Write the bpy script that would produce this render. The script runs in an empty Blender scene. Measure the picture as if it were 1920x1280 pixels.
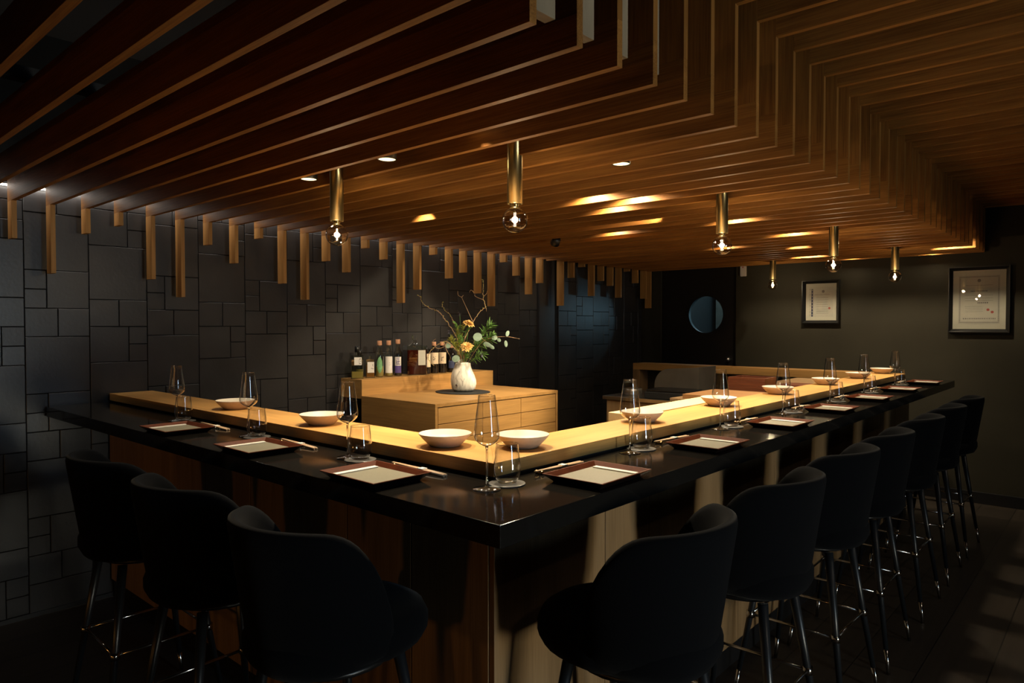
import bpy, bmesh, math, random
from mathutils import Vector, Matrix
random.seed(7)
PI = math.pi
COL = bpy.context.scene.collection

# ------------------------------------------------------------------ materials
def new_mat(name):
    m = bpy.data.materials.new(name); m.use_nodes = True
    nt = m.node_tree; nt.nodes.clear()
    out = nt.nodes.new('ShaderNodeOutputMaterial')
    return m, nt, out

def N(nt, t, **kw):
    n = nt.nodes.new(t)
    for k, v in kw.items():
        if k in n.inputs: n.inputs[k].default_value = v
        else: setattr(n, k, v)
    return n

def principled(name, col, rough=.5, metal=0., spec=.5, noise=0, nscale=20, bump=0, bscale=200, sheen=0, stretch=(1, 1, 1), coat=0, aniso=0):
    m, nt, out = new_mat(name)
    p = N(nt, 'ShaderNodeBsdfPrincipled'); L = nt.links.new
    p.inputs['Base Color'].default_value = (*col, 1)
    p.inputs['Roughness'].default_value = rough
    p.inputs['Metallic'].default_value = metal
    p.inputs['Specular IOR Level'].default_value = spec
    p.inputs['Sheen Weight'].default_value = sheen
    p.inputs['Coat Weight'].default_value = coat
    p.inputs['Coat Roughness'].default_value = .1
    L(p.outputs[0], out.inputs[0])
    if noise or bump:
        tc = N(nt, 'ShaderNodeTexCoord'); mp = N(nt, 'ShaderNodeMapping')
        mp.inputs['Scale'].default_value = stretch
        L(tc.outputs['Object'], mp.inputs[0])
    if noise:
        nz = N(nt, 'ShaderNodeTexNoise'); nz.inputs['Scale'].default_value = nscale; nz.inputs['Detail'].default_value = 5
        L(mp.outputs[0], nz.inputs[0])
        r = N(nt, 'ShaderNodeValToRGB')
        r.color_ramp.elements[0].position = .3; r.color_ramp.elements[1].position = .7
        r.color_ramp.elements[0].color = (*[c * (1 - noise) for c in col], 1)
        r.color_ramp.elements[1].color = (*[min(1, c * (1 + noise)) for c in col], 1)
        L(nz.outputs[0], r.inputs[0]); L(r.outputs[0], p.inputs['Base Color'])
    if bump:
        nb = N(nt, 'ShaderNodeTexNoise'); nb.inputs['Scale'].default_value = bscale; nb.inputs['Detail'].default_value = 3
        L(mp.outputs[0], nb.inputs[0])
        b = N(nt, 'ShaderNodeBump'); b.inputs['Strength'].default_value = bump; b.inputs['Distance'].default_value = .002
        L(nb.outputs[0], b.inputs['Height']); L(b.outputs[0], p.inputs['Normal'])
    return m

def wood(name, dark, light, axis, rough=.45, scale=1., spec=.4, varied=.12):
    """oak: long fine grain along one axis, cathedral figure, tone differing from board to board"""
    m, nt, out = new_mat(name); L = nt.links.new
    p = N(nt, 'ShaderNodeBsdfPrincipled'); p.inputs['Roughness'].default_value = rough
    p.inputs['Specular IOR Level'].default_value = spec
    L(p.outputs[0], out.inputs[0])
    tc = N(nt, 'ShaderNodeTexCoord'); oi = N(nt, 'ShaderNodeObjectInfo')
    ad = N(nt, 'ShaderNodeVectorMath'); ad.operation = 'ADD'
    sc = N(nt, 'ShaderNodeVectorMath'); sc.operation = 'SCALE'; sc.inputs['Scale'].default_value = 17.
    cb = N(nt, 'ShaderNodeCombineXYZ')
    for i in range(3): L(oi.outputs['Random'], cb.inputs[i])
    L(cb.outputs[0], sc.inputs[0]); L(tc.outputs['Object'], ad.inputs[0]); L(sc.outputs[0], ad.inputs[1])
    def mapped(long, cross):
        mp = N(nt, 'ShaderNodeMapping'); s = [cross * scale] * 3; s[axis] = long * scale
        mp.inputs['Scale'].default_value = s; L(ad.outputs[0], mp.inputs[0]); return mp
    a = N(nt, 'ShaderNodeTexNoise'); a.inputs['Scale'].default_value = 1; a.inputs['Detail'].default_value = 4; a.inputs['Distortion'].default_value = .6
    L(mapped(1.2, 14).outputs[0], a.inputs[0])
    b = N(nt, 'ShaderNodeTexNoise'); b.inputs['Scale'].default_value = 1; b.inputs['Detail'].default_value = 2
    L(mapped(6, 260).outputs[0], b.inputs[0])
    mx = N(nt, 'ShaderNodeMath'); mx.operation = 'MULTIPLY_ADD'; mx.inputs[1].default_value = .45
    L(b.outputs[0], mx.inputs[0])
    ms = N(nt, 'ShaderNodeMath'); ms.operation = 'MULTIPLY'; ms.inputs[1].default_value = .6
    L(a.outputs[0], ms.inputs[0]); L(ms.outputs[0], mx.inputs[2])
    r = N(nt, 'ShaderNodeValToRGB')
    r.color_ramp.elements[0].position = .33; r.color_ramp.elements[1].position = .68
    r.color_ramp.elements[0].color = (*dark, 1); r.color_ramp.elements[1].color = (*light, 1)
    L(mx.outputs[0], r.inputs[0])
    hs = N(nt, 'ShaderNodeHueSaturation')
    mv = N(nt, 'ShaderNodeMapRange'); mv.inputs['To Min'].default_value = 1 - varied; mv.inputs['To Max'].default_value = 1 + varied
    L(oi.outputs['Random'], mv.inputs[0]); L(mv.outputs[0], hs.inputs['Value']); L(r.outputs[0], hs.inputs['Color'])
    L(hs.outputs[0], p.inputs['Base Color'])
    bp = N(nt, 'ShaderNodeBump'); bp.inputs['Strength'].default_value = .15; bp.inputs['Distance'].default_value = .001
    L(b.outputs[0], bp.inputs['Height']); L(bp.outputs[0], p.inputs['Normal'])
    return m

def thin_glass(name, tint=(1, 1, 1), boost=1., rough=0.0):
    """thin clear pane or blown wall: straight-through light plus a Fresnel reflection"""
    m, nt, out = new_mat(name); L = nt.links.new
    t = N(nt, 'ShaderNodeBsdfTransparent'); t.inputs[0].default_value = (*tint, 1)
    g = N(nt, 'ShaderNodeBsdfGlossy'); g.inputs['Roughness'].default_value = rough
    lw = N(nt, 'ShaderNodeLayerWeight'); lw.inputs['Blend'].default_value = .5
    pw = N(nt, 'ShaderNodeMath'); pw.operation = 'POWER'; pw.inputs[1].default_value = 3.; L(lw.outputs['Facing'], pw.inputs[0])
    f = N(nt, 'ShaderNodeMath'); f.operation = 'MULTIPLY_ADD'; f.inputs[1].default_value = .9; f.inputs[2].default_value = .075; L(pw.outputs[0], f.inputs[0])
    k = N(nt, 'ShaderNodeMath'); k.operation = 'MULTIPLY'; k.inputs[1].default_value = boost; k.use_clamp = True
    mx = N(nt, 'ShaderNodeMixShader')
    L(f.outputs[0], k.inputs[0]); L(k.outputs[0], mx.inputs[0]); L(t.outputs[0], mx.inputs[1]); L(g.outputs[0], mx.inputs[2])
    L(mx.outputs[0], out.inputs[0]); return m

def solid_glass(name, col=(1, 1, 1), ior=1.5):
    m, nt, out = new_mat(name)
    g = N(nt, 'ShaderNodeBsdfGlass'); g.inputs['Color'].default_value = (*col, 1); g.inputs['IOR'].default_value = ior; g.inputs['Roughness'].default_value = 0
    nt.links.new(g.outputs[0], out.inputs[0]); return m

def emitter(name, col, s):
    m, nt, out = new_mat(name)
    e = N(nt, 'ShaderNodeEmission'); e.inputs[0].default_value = (*col, 1); e.inputs[1].default_value = s
    nt.links.new(e.outputs[0], out.inputs[0]); return m

OD, OL = (.165, .063, .013), (.40, .172, .038)
M = {}
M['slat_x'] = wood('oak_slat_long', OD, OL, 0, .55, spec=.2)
M['slat_drop_lit'] = wood('oak_drop_lit', (.30, .140, .040), (.54, .275, .082), 2, .55, spec=.2)  # lighter copy of the slat oak: light on the drops put into colour
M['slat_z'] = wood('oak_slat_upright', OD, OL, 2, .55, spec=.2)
M['ledge_x'] = wood('oak_ledge_x', (.48, .25, .07), (.71, .385, .115), 0, .42, varied=.02)
M['ledge_y'] = wood('oak_ledge_y', (.48, .25, .07), (.71, .385, .115), 1, .42, varied=.02)
M['cab_x'] = wood('oak_cabinet_x', (.36, .19, .06), (.56, .305, .098), 0, .42, varied=.03)
M['cab_y'] = wood('oak_cabinet_y', (.36, .19, .06), (.58, .318, .102), 1, .42, varied=.06)
M['front_z'] = wood('oak_front_upright', (.20, .12, .055), (.36, .225, .11), 2, .36, varied=.08)
M['board'] = wood('hinoki_board', (.72, .50, .24), (.86, .64, .34), 1, .5, varied=.02)
M['board2'] = wood('brown_board', (.26, .12, .04), (.42, .21, .075), 0, .5, varied=.02)
M['redbox'] = wood('red_brown_lacquer_wood', (.07, .020, .008), (.14, .04, .015), 0, .4)
M['floor'] = None
M['granite'] = principled('black_granite', (.010, .009, .008), .09, spec=.5, noise=.9, nscale=600, bump=.02, bscale=300)
M['tile'] = principled('black_slate_tile', (.026, .024, .024), .36, spec=.45, noise=.25, nscale=6, bump=.25, bscale=60)
M['grout_shade'] = principled('black_grout_shade', (.004, .004, .004), .9)
M['wall'] = principled('dark_olive_plaster', (.032, .028, .017), .75, spec=.3, noise=.12, nscale=3, bump=.15, bscale=300)
M['wallblk'] = principled('black_plaster', (.010, .009, .009), .8)
M['ceil'] = principled('black_ceiling', (.004, .004, .004), .9)
M['door'] = principled('black_door', (.006, .005, .005), .5)
M['brass'] = principled('brushed_brass', (.42, .31, .14), .28, 1.)
M['black'] = principled('satin_black', (.008, .008, .008), .35)
M['blackmatt'] = principled('matt_black', (.012, .012, .012), .8)
M['velvet'] = principled('black_velvet', (.0022, .0026, .0036), .95, spec=.06, sheen=.03, bump=.2, bscale=500)
M['leg'] = principled('black_powder_coat', (.010, .012, .015), .35)
M['chrome'] = principled('dark_chrome', (.55, .52, .48), .16, 1.)
M['steel'] = principled('brushed_steel', (.42, .40, .37), .32, 1.)
M['steelmatt'] = principled('grey_steel_panel', (.13, .118, .098), .45, .3, spec=.4, noise=.15, nscale=8)
M['lacquer'] = principled('black_lacquer', (.010, .006, .005), .2)
M['lacred'] = principled('red_brown_lacquer', (.105, .023, .006), .5, spec=.12, noise=.2, nscale=30)
M['mat'] = principled('greige_mat', (.22, .205, .15), .45, spec=.3, noise=.06, nscale=200)
M['paper'] = principled('white_paper', (.80, .77, .70), .8)
M['ceramic_in'] = principled('cream_glaze', (.72, .66, .56), .45, noise=.03, nscale=30)
M['ceramic'] = principled('sand_stoneware', (.52, .40, .30), .7, noise=.08, nscale=50)
M['bamboo'] = principled('light_bamboo', (.62, .42, .26), .45)
M['gold'] = principled('gold_glaze', (.75, .50, .2), .22, 1.)
M['coaster'] = principled('pewter_coaster', (.15, .145, .135), .35, .4)
M['glass'] = thin_glass('thin_blown_glass', (.98, .98, .98), 1.9)
M['stem'] = solid_glass('solid_crystal')
M['rimglass'] = thin_glass('polished_glass_lip', (.95, .95, .95), 5.)
M['pane'] = thin_glass('window_pane', (.97, .98, .98), 1.)
M['bulb'] = thin_glass('smoked_bulb_glass', (.88, .82, .74), 1.7)
M['filament'] = emitter('hot_filament', (1, .66, .34), 26)
M['lens'] = emitter('lamp_lens', (1, .74, .36), 3.2)
M['paperlamp'] = thin_glass('waxed_paper_shade', (.9, .75, .5), .3, .4)
M['led'] = emitter('led_strip_glow', (1, .93, .82), 9)
M['vase'] = principled('marbled_white_ceramic', (.72, .68, .60), .55, noise=.45, nscale=18, stretch=(2, 2, .5), bump=.2, bscale=30)
M['vasemark'] = principled('brown_vein', (.05, .03, .02), .7)
M['twig'] = principled('brown_twig', (.36, .22, .11), .7, noise=.3, nscale=60)
M['green'] = principled('green_leaf', (.09, .19, .035), .5, noise=.4, nscale=40)
M['ygreen'] = principled('yellow_green_filler', (.30, .31, .05), .6, noise=.4, nscale=40)
M['euc'] = principled('pale_eucalyptus', (.26, .36, .26), .6, noise=.2, nscale=30)
M['petal'] = principled('apricot_petal', (.78, .47, .14), .6, noise=.25, nscale=60)
M['pink'] = principled('dusty_pink_leaf', (.42, .28, .24), .6)
M['thistle'] = principled('grey_blue_thistle', (.10, .10, .14), .7)
M['cork'] = principled('cork_stopper', (.45, .22, .12), .8, noise=.2, nscale=80)
M['ink'] = principled('black_ink', (.02, .018, .018), .6)
M['inkgrey'] = principled('grey_ink', (.22, .20, .19), .7)
M['inkblue'] = principled('navy_ink', (.03, .04, .10), .6)
M['stampred'] = principled('red_seal_ink', (.45, .10, .08), .7)
M['labelw'] = principled('white_label', (.78, .75, .70), .7)
M['labelb'] = principled('buff_label', (.70, .55, .38), .7)
M['labelp'] = principled('purple_label', (.12, .08, .28), .6)
M['labelg'] = principled('green_leaf_label', (.15, .36, .16), .6, noise=.3, nscale=40)
M['labelc'] = principled('grey_cream_label', (.52, .50, .42), .7)
M['matboard'] = principled('ivory_mount_board', (.66, .62, .50), .8)
M['cert'] = principled('certificate_paper', (.60, .56, .46), .8, noise=.03, nscale=60)
M['seal'] = principled('white_plastic', (.62, .56, .50), .5)
M['glass_b'] = thin_glass('bottle_glass', (.86, .90, .86), 1.6)
M['glass_d'] = principled('dark_bottle_glass', (.010, .008, .008), .08)
M['redliq'] = principled('dark_amber_spirit', (.055, .008, .004), .08, coat=.5)
M['amber'] = principled('amber_spirit', (.30, .12, .025), .15, coat=.5)
M['pale'] = principled('straw_spirit', (.36, .26, .07), .15, coat=.5)
M['kitchen'] = principled('pale_kitchen_wall', (.45, .62, .66), .6)
M['trim'] = principled('black_skirting', (.012, .012, .013), .35)
M['pine'] = principled('raw_pine_block', (.30, .22, .13), .8, noise=.35, nscale=12, stretch=(1, 1, .2))

def floor_mat():
    m, nt, out = new_mat('grey_brown_plank_floor'); L = nt.links.new
    p = N(nt, 'ShaderNodeBsdfPrincipled'); p.inputs['Roughness'].default_value = .5; p.inputs['Specular IOR Level'].default_value = .35
    L(p.outputs[0], out.inputs[0])
    tc = N(nt, 'ShaderNodeTexCoord'); mp = N(nt, 'ShaderNodeMapping'); mp.inputs['Rotation'].default_value = (0, 0, PI / 2)
    mp.inputs['Location'].default_value = (.45, .15, 0)
    L(tc.outputs['Object'], mp.inputs[0])
    br = N(nt, 'ShaderNodeTexBrick'); br.offset = .37
    for k, v in (('Scale', 1.), ('Mortar Size', .0025), ('Brick Width', 1.9), ('Row Height', .24), ('Bias', 0.)): br.inputs[k].default_value = v
    br.inputs['Color1'].default_value = (.045, .034, .025, 1); br.inputs['Color2'].default_value = (.030, .023, .017, 1); br.inputs['Mortar'].default_value = (.006, .005, .004, 1)
    L(mp.outputs[0], br.inputs[0])
    m2 = N(nt, 'ShaderNodeMapping'); m2.inputs['Scale'].default_value = (40, 1.5, 1); L(tc.outputs['Object'], m2.inputs[0])
    nz = N(nt, 'ShaderNodeTexNoise'); nz.inputs['Scale'].default_value = 1; nz.inputs['Detail'].default_value = 5; L(m2.outputs[0], nz.inputs[0])
    mr = N(nt, 'ShaderNodeMapRange'); mr.inputs['To Min'].default_value = .6; mr.inputs['To Max'].default_value = 1.35; L(nz.outputs[0], mr.inputs[0])
    hs = N(nt, 'ShaderNodeHueSaturation'); L(mr.outputs[0], hs.inputs['Value']); L(br.outputs[0], hs.inputs['Color']); L(hs.outputs[0], p.inputs['Base Color'])
    return m
M['floor'] = floor_mat()

# ------------------------------------------------------------------ mesh helpers
def box(bm, x0, x1, y0, y1, z0, z1, mi=0):
    vs = [bm.verts.new((x, y, z)) for x in (x0, x1) for y in (y0, y1) for z in (z0, z1)]
    for q in ((0, 1, 3, 2), (4, 6, 7, 5), (0, 4, 5, 1), (2, 3, 7, 6), (0, 2, 6, 4), (1, 5, 7, 3)):
        f = bm.faces.new([vs[i] for i in q]); f.material_index = mi
    return vs

def lathe(bm, prof, seg=32, cx=0, cy=0, cap0=True, cap1=True, sx=1, sy=1, mi=0, dz=0):
    rings = []
    for r, z in prof:
        rings.append([bm.verts.new((cx + r * sx * math.cos(2 * PI * i / seg), cy + r * sy * math.sin(2 * PI * i / seg), z + dz)) for i in range(seg)])
    for a, b in zip(rings, rings[1:]):
        for i in range(seg):
            f = bm.faces.new((a[i], a[(i + 1) % seg], b[(i + 1) % seg], b[i])); f.smooth = True; f.material_index = mi
    if cap0: bm.faces.new(list(reversed(rings[0]))).material_index = mi
    if cap1: bm.faces.new(rings[-1]).material_index = mi

def tube(bm, pts, radii, seg=8, closed=False):
    pts = [Vector(p) for p in pts]; n = len(pts)
    if not hasattr(radii, '__len__'): radii = [radii] * n
    rings = []; up = Vector((0, 0, 1))
    for i, p in enumerate(pts):
        if closed: d = pts[(i + 1) % n] - pts[i - 1]
        else: d = pts[min(i + 1, n - 1)] - pts[max(i - 1, 0)]
        d.normalize(); u = up if abs(d.dot(up)) < .95 else Vector((1, 0, 0))
        a = d.cross(u).normalized(); b = d.cross(a).normalized()
        rings.append([bm.verts.new(p + (a * math.cos(2 * PI * k / seg) + b * math.sin(2 * PI * k / seg)) * radii[i]) for k in range(seg)])
    pr = list(zip(rings, rings[1:])) + ([(rings[-1], rings[0])] if closed else [])
    for A, B in pr:
        for k in range(seg):
            f = bm.faces.new((A[k], A[(k + 1) % seg], B[(k + 1) % seg], B[k])); f.smooth = True
    if not closed:
        bm.faces.new(list(reversed(rings[0]))); bm.faces.new(rings[-1])

def obj(name, bm, mat, parent=None, bevel=0, seg=2, subsurf=0, loc=None, rot=None):
    bmesh.ops.recalc_face_normals(bm, faces=bm.faces)
    me = bpy.data.meshes.new(name); bm.to_mesh(me); bm.free()
    for m in (mat if isinstance(mat, (list, tuple)) else [mat]): me.materials.append(m)
    o = bpy.data.objects.new(name, me); COL.objects.link(o)
    if parent: o.parent = parent
    if loc: o.location = loc
    if rot: o.rotation_euler = rot
    if bevel:
        b = o.modifiers.new('edge', 'BEVEL'); b.width = bevel; b.segments = seg; b.limit_method = 'ANGLE'
    if subsurf:
        s = o.modifiers.new('smooth', 'SUBSURF'); s.levels = subsurf; s.render_levels = subsurf
    return o

def BX(name, dims, mat, parent=None, bevel=0, loc=None):
    bm = bmesh.new(); box(bm, *dims); return obj(name, bm, mat, parent, bevel, loc=loc)

def tag(o, label, cat, group=None, kind=None):
    o['label'] = label; o['category'] = cat
    if group: o['group'] = group
    if kind: o['kind'] = kind
    return o

def thing(name, label, cat, loc=(0, 0, 0), rz=0, group=None):
    o = bpy.data.objects.new(name, None); COL.objects.link(o); o.empty_display_size = .05
    o.location = loc; o.rotation_euler = (0, 0, rz)
    return tag(o, label, cat, group)

def struct(o, label=None):
    o['kind'] = 'structure'
    if label: o['label'] = label
    return o

def dup(root, loc, rz=None, label=None, group=None):
    def cp(o, par):
        c = o.copy(); COL.objects.link(c)
        if par: c.parent = par
        for ch in kids.get(o.name, []): cp(ch, c)
        return c
    kids = {}
    for o in list(COL.objects):
        if o.parent: kids.setdefault(o.parent.name, []).append(o)
    r = cp(root, None); r.location = loc
    if rz is not None: r.rotation_euler = (0, 0, rz)
    if label: r['label'] = label
    if group: r['group'] = group
    return r

# ------------------------------------------------------------------ camera
scene = bpy.context.scene
cam_d = bpy.data.cameras.new('camera'); cam = bpy.data.objects.new('camera', cam_d); COL.objects.link(cam)
FPX = 1298.206
cam_d.sensor_width = 36; cam_d.lens = FPX / 1920 * 36; cam_d.clip_start = .02
rx = Vector((.747, .665, 0)).normalized()
fw = Vector((-.664, .747, -.0239)); fw -= rx * fw.dot(rx); fw.normalize()
upv = rx.cross(fw)
cam.matrix_world = Matrix((( rx.x, upv.x, -fw.x, 1.0), (rx.y, upv.y, -fw.y, -1.085), (rx.z, upv.z, -fw.z, 1.53), (0, 0, 0, 1)))
scene.camera = cam

# ------------------------------------------------------------------ shell of the room
XL, XR, YB, YF, HC = -3.27, 4.0, -4.0, 6.0, 3.05
o = BX('floor', (XL - .1, XR + .1, YB - .1, 8.2, -.06, 0), M['floor']); struct(o, 'grey brown plank floor')
o = BX('ceiling', (XL - .1, XR + .1, YB - .1, 8.2, HC, HC + .06), M['ceil']); struct(o, 'black ceiling above the wooden slats')
o = BX('wall_back', (XL - .1, XR + .1, YB - .1, YB, 0, HC), M['wallblk']); struct(o)

# window wall on the street side (daylight comes in here)
bm = bmesh.new()
W0, W1, WZ0, WZ1 = -.4, 1.2, .30, 2.40
box(bm, XR, XR + .12, YB, W0, 0, HC); box(bm, XR, XR + .12, W1, 8.2, 0, HC)
box(bm, XR, XR + .12, W0, W1, 0, WZ0); box(bm, XR, XR + .12, W0, W1, WZ1, HC)
struct(obj('wall_right', bm, M['wallblk']))
bm = bmesh.new()
for y in (W0, (W0 + W1) / 2 - .03, W1 - .06): box(bm, XR + .02, XR + .08, y, y + .06, WZ0, WZ1)
for z in (WZ0, WZ1 - .06): box(bm, XR + .02, XR + .08, W0, W1, z, z + .06)
win = struct(obj('window_1', bm, M['black']))
BX('window_pane', (XR + .045, XR + .051, W0, W1, WZ0, WZ1), M['pane'], win)

# tiled wall: 30 cm columns, sheets of 30 / 20+10 / 15 cm tiles, alternately turned
bm = bmesh.new()
box(bm, XL - .12, XL - .008, YB, 8.2, 0, HC, 1); box(bm, XL - .0079, XL - .001, YB, 6.0, 2.263, HC, 1)  # second box blacks out the upper wall: shade above the strip as colour
def tile(y0, y1, z0, z1, off=0.):
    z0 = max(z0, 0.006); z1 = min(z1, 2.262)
    if z1 - z0 < .01: return
    g = .0018; p = random.uniform(-.0015, .0015) + off; ty = random.uniform(-.006, .006) * (y1 - y0); tz = random.uniform(-.006, .006) * (z1 - z0)
    a = [(y0 + g, z0 + g), (y1 - g, z0 + g), (y1 - g, z1 - g), (y0 + g, z1 - g)]
    h = [p - ty - tz, p + ty - tz, p + ty + tz, p - ty + tz]; e = .0016
    c = [(y0 + g + e, z0 + g + e), (y1 - g - e, z0 + g + e), (y1 - g - e, z1 - g - e), (y0 + g + e, z1 - g - e)]
    bk = [bm.verts.new((XL - .009, y, z)) for y, z in a]
    md = [bm.verts.new((XL - .0016 + k, y, z)) for (y, z), k in zip(a, h)]
    ft = [bm.verts.new((XL + k, y, z)) for (y, z), k in zip(c, h)]
    for A, B in ((bk, md), (md, ft)):
        for i in range(4): bm.faces.new((A[i], A[(i + 1) % 4], B[(i + 1) % 4], B[i]))
    bm.faces.new(ft)
for k in range(-13, 21):
    y0 = -.084 + .3 * k; y1 = y0 + .3
    if y0 < YB: y0 = YB
    if 13.5 < k < 14.5: y1 = 4.325
    off = 0
    for j in range(-3, 4):
        if k % 2 == 0:
            t = 2.118 - .65 * j + (.0005 * k)
            tile(y0, y1, t - .3, t, off)
            tile(y0, y0 + .1, t - .4, t - .3, off); tile(y0, y0 + .1, t - .5, t - .4, off); tile(y0 + .1, y1, t - .5, t - .3, off)
            tile(y0, y0 + .15, t - .65, t - .5, off); tile(y0 + .15, y1, t - .65, t - .5, off)
        else:
            t = 1.971 - .65 * j
            tile(y0, y1, t - .3, t, off)
            tile(y0, y0 + .15, t - .45, t - .3, off); tile(y0 + .15, y1, t - .45, t - .3, off)
            tile(y0, y0 + .2, t - .65, t - .45, off); tile(y1 - .1, y1, t - .55, t - .45, off); tile(y1 - .1, y1, t - .65, t - .55, off)
struct(obj('wall_left', bm, [M['tile'], M['grout_shade']]), 'black slate wall of square tiles in mixed sizes')
bm = bmesh.new()
box(bm, XL - .005, XL + .022, 4.085, 4.325, 0, HC)
o = obj('wall_pilaster', bm, M['tile'], bevel=.002); struct(o)
struct(BX('trim_1', (XL, XL + .012, YB, 6.0, 0.0, .022), M['trim'])); 

# far wall with the kitchen door
DX0, DX1, DZ = -3.02, -2.12, 2.2
bm = bmesh.new()
box(bm, XL, DX0, YF, YF + .12, 0, HC); box(bm, DX1, XR, YF, YF + .12, 0, HC); box(bm, DX0, DX1, YF, YF + .12, DZ, HC)
struct(obj('wall_far', bm, M['wall']), 'dark olive plaster wall with two framed certificates')
struct(BX('baseboard_far', (DX1, XR, YF - .018, YF, 0, .10), M['trim'], bevel=.004))
# door leaf with a round hole
bm = bmesh.new()
cx, cz, rr = -2.476, 1.644, .205
seg = 64
sq = []; ci = []
for i in range(seg):
    a = 2 * PI * i / seg; ux, uz = math.cos(a), math.sin(a)
    ci.append((cx + rr * ux, cz + rr * uz))
    tx = ((DX1 - cx) if ux > 0 else (cx - DX0)) / max(abs(ux), 1e-6); tz = ((DZ - cz) if uz > 0 else (cz - 0.004)) / max(abs(uz), 1e-6)
    t = min(tx, tz); sq.append((cx + ux * t, cz + uz * t))
R4 = []
for y in (YF + .03, YF + .075):
    R4.append(([bm.verts.new((x, y, z)) for x, z in sq], [bm.verts.new((x, y, z)) for x, z in ci]))
for k in range(seg):
    j = (k + 1) % seg
    bm.faces.new((R4[0][0][k], R4[0][0][j], R4[0][1][j], R4[0][1][k])); bm.faces.new((R4[1][0][j], R4[1][0][k], R4[1][1][k], R4[1][1][j]))
    bm.faces.new((R4[0][1][k], R4[0][1][j], R4[1][1][j], R4[1][1][k])); bm.faces.new((R4[0][0][j], R4[0][0][k], R4[1][0][k], R4[1][0][j]))
door = struct(obj('door_1', bm, M['door']), 'black kitchen door with a round window')
bm = bmesh.new(); rp = [(rr + .018, -.006), (rr + .018, .006), (rr - .004, .006), (rr - .004, -.006)]
rings = [[bm.verts.new((cx + r * math.cos(2 * PI * i / seg), YF + .028 + d, cz + r * math.sin(2 * PI * i / seg))) for i in range(seg)] for r, d in rp]
for a in range(4):
    A, B = rings[a], rings[(a + 1) % 4]
    for i in range(seg): bm.faces.new((A[i], A[(i + 1) % seg], B[(i + 1) % seg], B[i]))
obj('window_ring', bm, M['black'], door)
bm = bmesh.new(); vs = [bm.verts.new((cx + rr * math.cos(2 * PI * i / seg), YF + .05, cz + rr * math.sin(2 * PI * i / seg))) for i in range(seg)]; bm.faces.new(vs)
obj('window_pane', bm, M['pane'], door)
bm = bmesh.new(); tube(bm, [(-2.19, YF + .03, 1.16), (-2.19, YF - .02, 1.16)], .012); bmesh.ops.create_uvsphere(bm, u_segments=16, v_segments=10, radius=.026, matrix=Matrix.Translation((-2.19, YF - .035, 1.16)))
obj('door_knob', bm, M['steel'], door)
# kitchen behind the door
bm = bmesh.new(); box(bm, XL - .1, XR, 8.1, 8.2, 0, HC); box(bm, -1.2, -1.1, YF + .12, 8.1, 0, HC)
struct(obj('wall_kitchen', bm, M['kitchen']), 'pale kitchen wall seen through the round door window')
k = thing('kitchen_cabinet', 'dark cabinet glimpsed through the round door window', 'cabinet', (-2.90, 7.8, 0))
BX('body', (-.30, .12, 0, .28, 1.45, 2.6), M['black'], k); BX('door', (-.29, .11, -.02, 0, 1.47, 2.58), M['steelmatt'], k, .004)
k = thing('kitchen_fridge', 'dark upright fridge glimpsed through the round door window', 'fridge', (-2.66, 7.5, 0))
BX('body', (-.08, .03, 0, .5, 0, 1.74), M['black'], k, .01); BX('door', (-.08, .03, -.03, 0, .05, 1.7), M['black'], k, .006)

# ------------------------------------------------------------------ bar counter
bar = thing('bar_counter', 'long L-shaped bar with black granite top and oak front panels', 'bar counter')
PIN = .30
def Lprism(bm, o0, o1, z0, z1, xl=XL + .0225, yr=5.2):
    """L-shaped slab between outer offset o0 and inner offset o1 measured inward from the counter corner"""
    pts = [(xl, o0), (-o0, o0), (-o0, yr), (-o1, yr), (-o1, o1), (xl, o1)]
    a = [bm.verts.new((x, y, z0)) for x, y in pts]; b = [bm.verts.new((x, y, z1)) for x, y in pts]
    bm.faces.new(list(reversed(a))); bm.faces.new(b)
    for i in range(6): bm.faces.new((a[i], a[(i + 1) % 6], b[(i + 1) % 6], b[i]))
bm = bmesh.new(); Lprism(bm, 0, .53, 1.048, 1.10); obj('countertop', bm, M['granite'], bar, .002)
bm = bmesh.new(); Lprism(bm, PIN + .022, .50, .0, 1.048, yr=5.15); obj('carcass', bm, M['blackmatt'], bar)
bm = bmesh.new(); Lprism(bm, PIN + .012, PIN + .022, 0, .10, yr=5.15); obj('plinth', bm, M['trim'], bar)
def panel_y(y0, y1): BX('front_panel', (-PIN - .02, -PIN, y0 + .002, y1 - .002, .105, 1.047), M['front_z'], bar, .0015)
def panel_x(x0, x1): BX('front_panel', (x0 + .002, x1 - .002, PIN, PIN + .02, .105, 1.047), M['front_z'], bar, .0015)
ys = [PIN + .0, .847, 1.131, 1.914, 2.338, 3.16, 3.56, 4.3, 4.72, 5.15]
for a, b in zip(ys, ys[1:]): panel_y(a, b)
xs = [XL + .0225, -2.065, -1.66, -.99, -.652, -PIN - .02]
for a, b in zip(xs, xs[1:]): panel_x(a, b)

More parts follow.
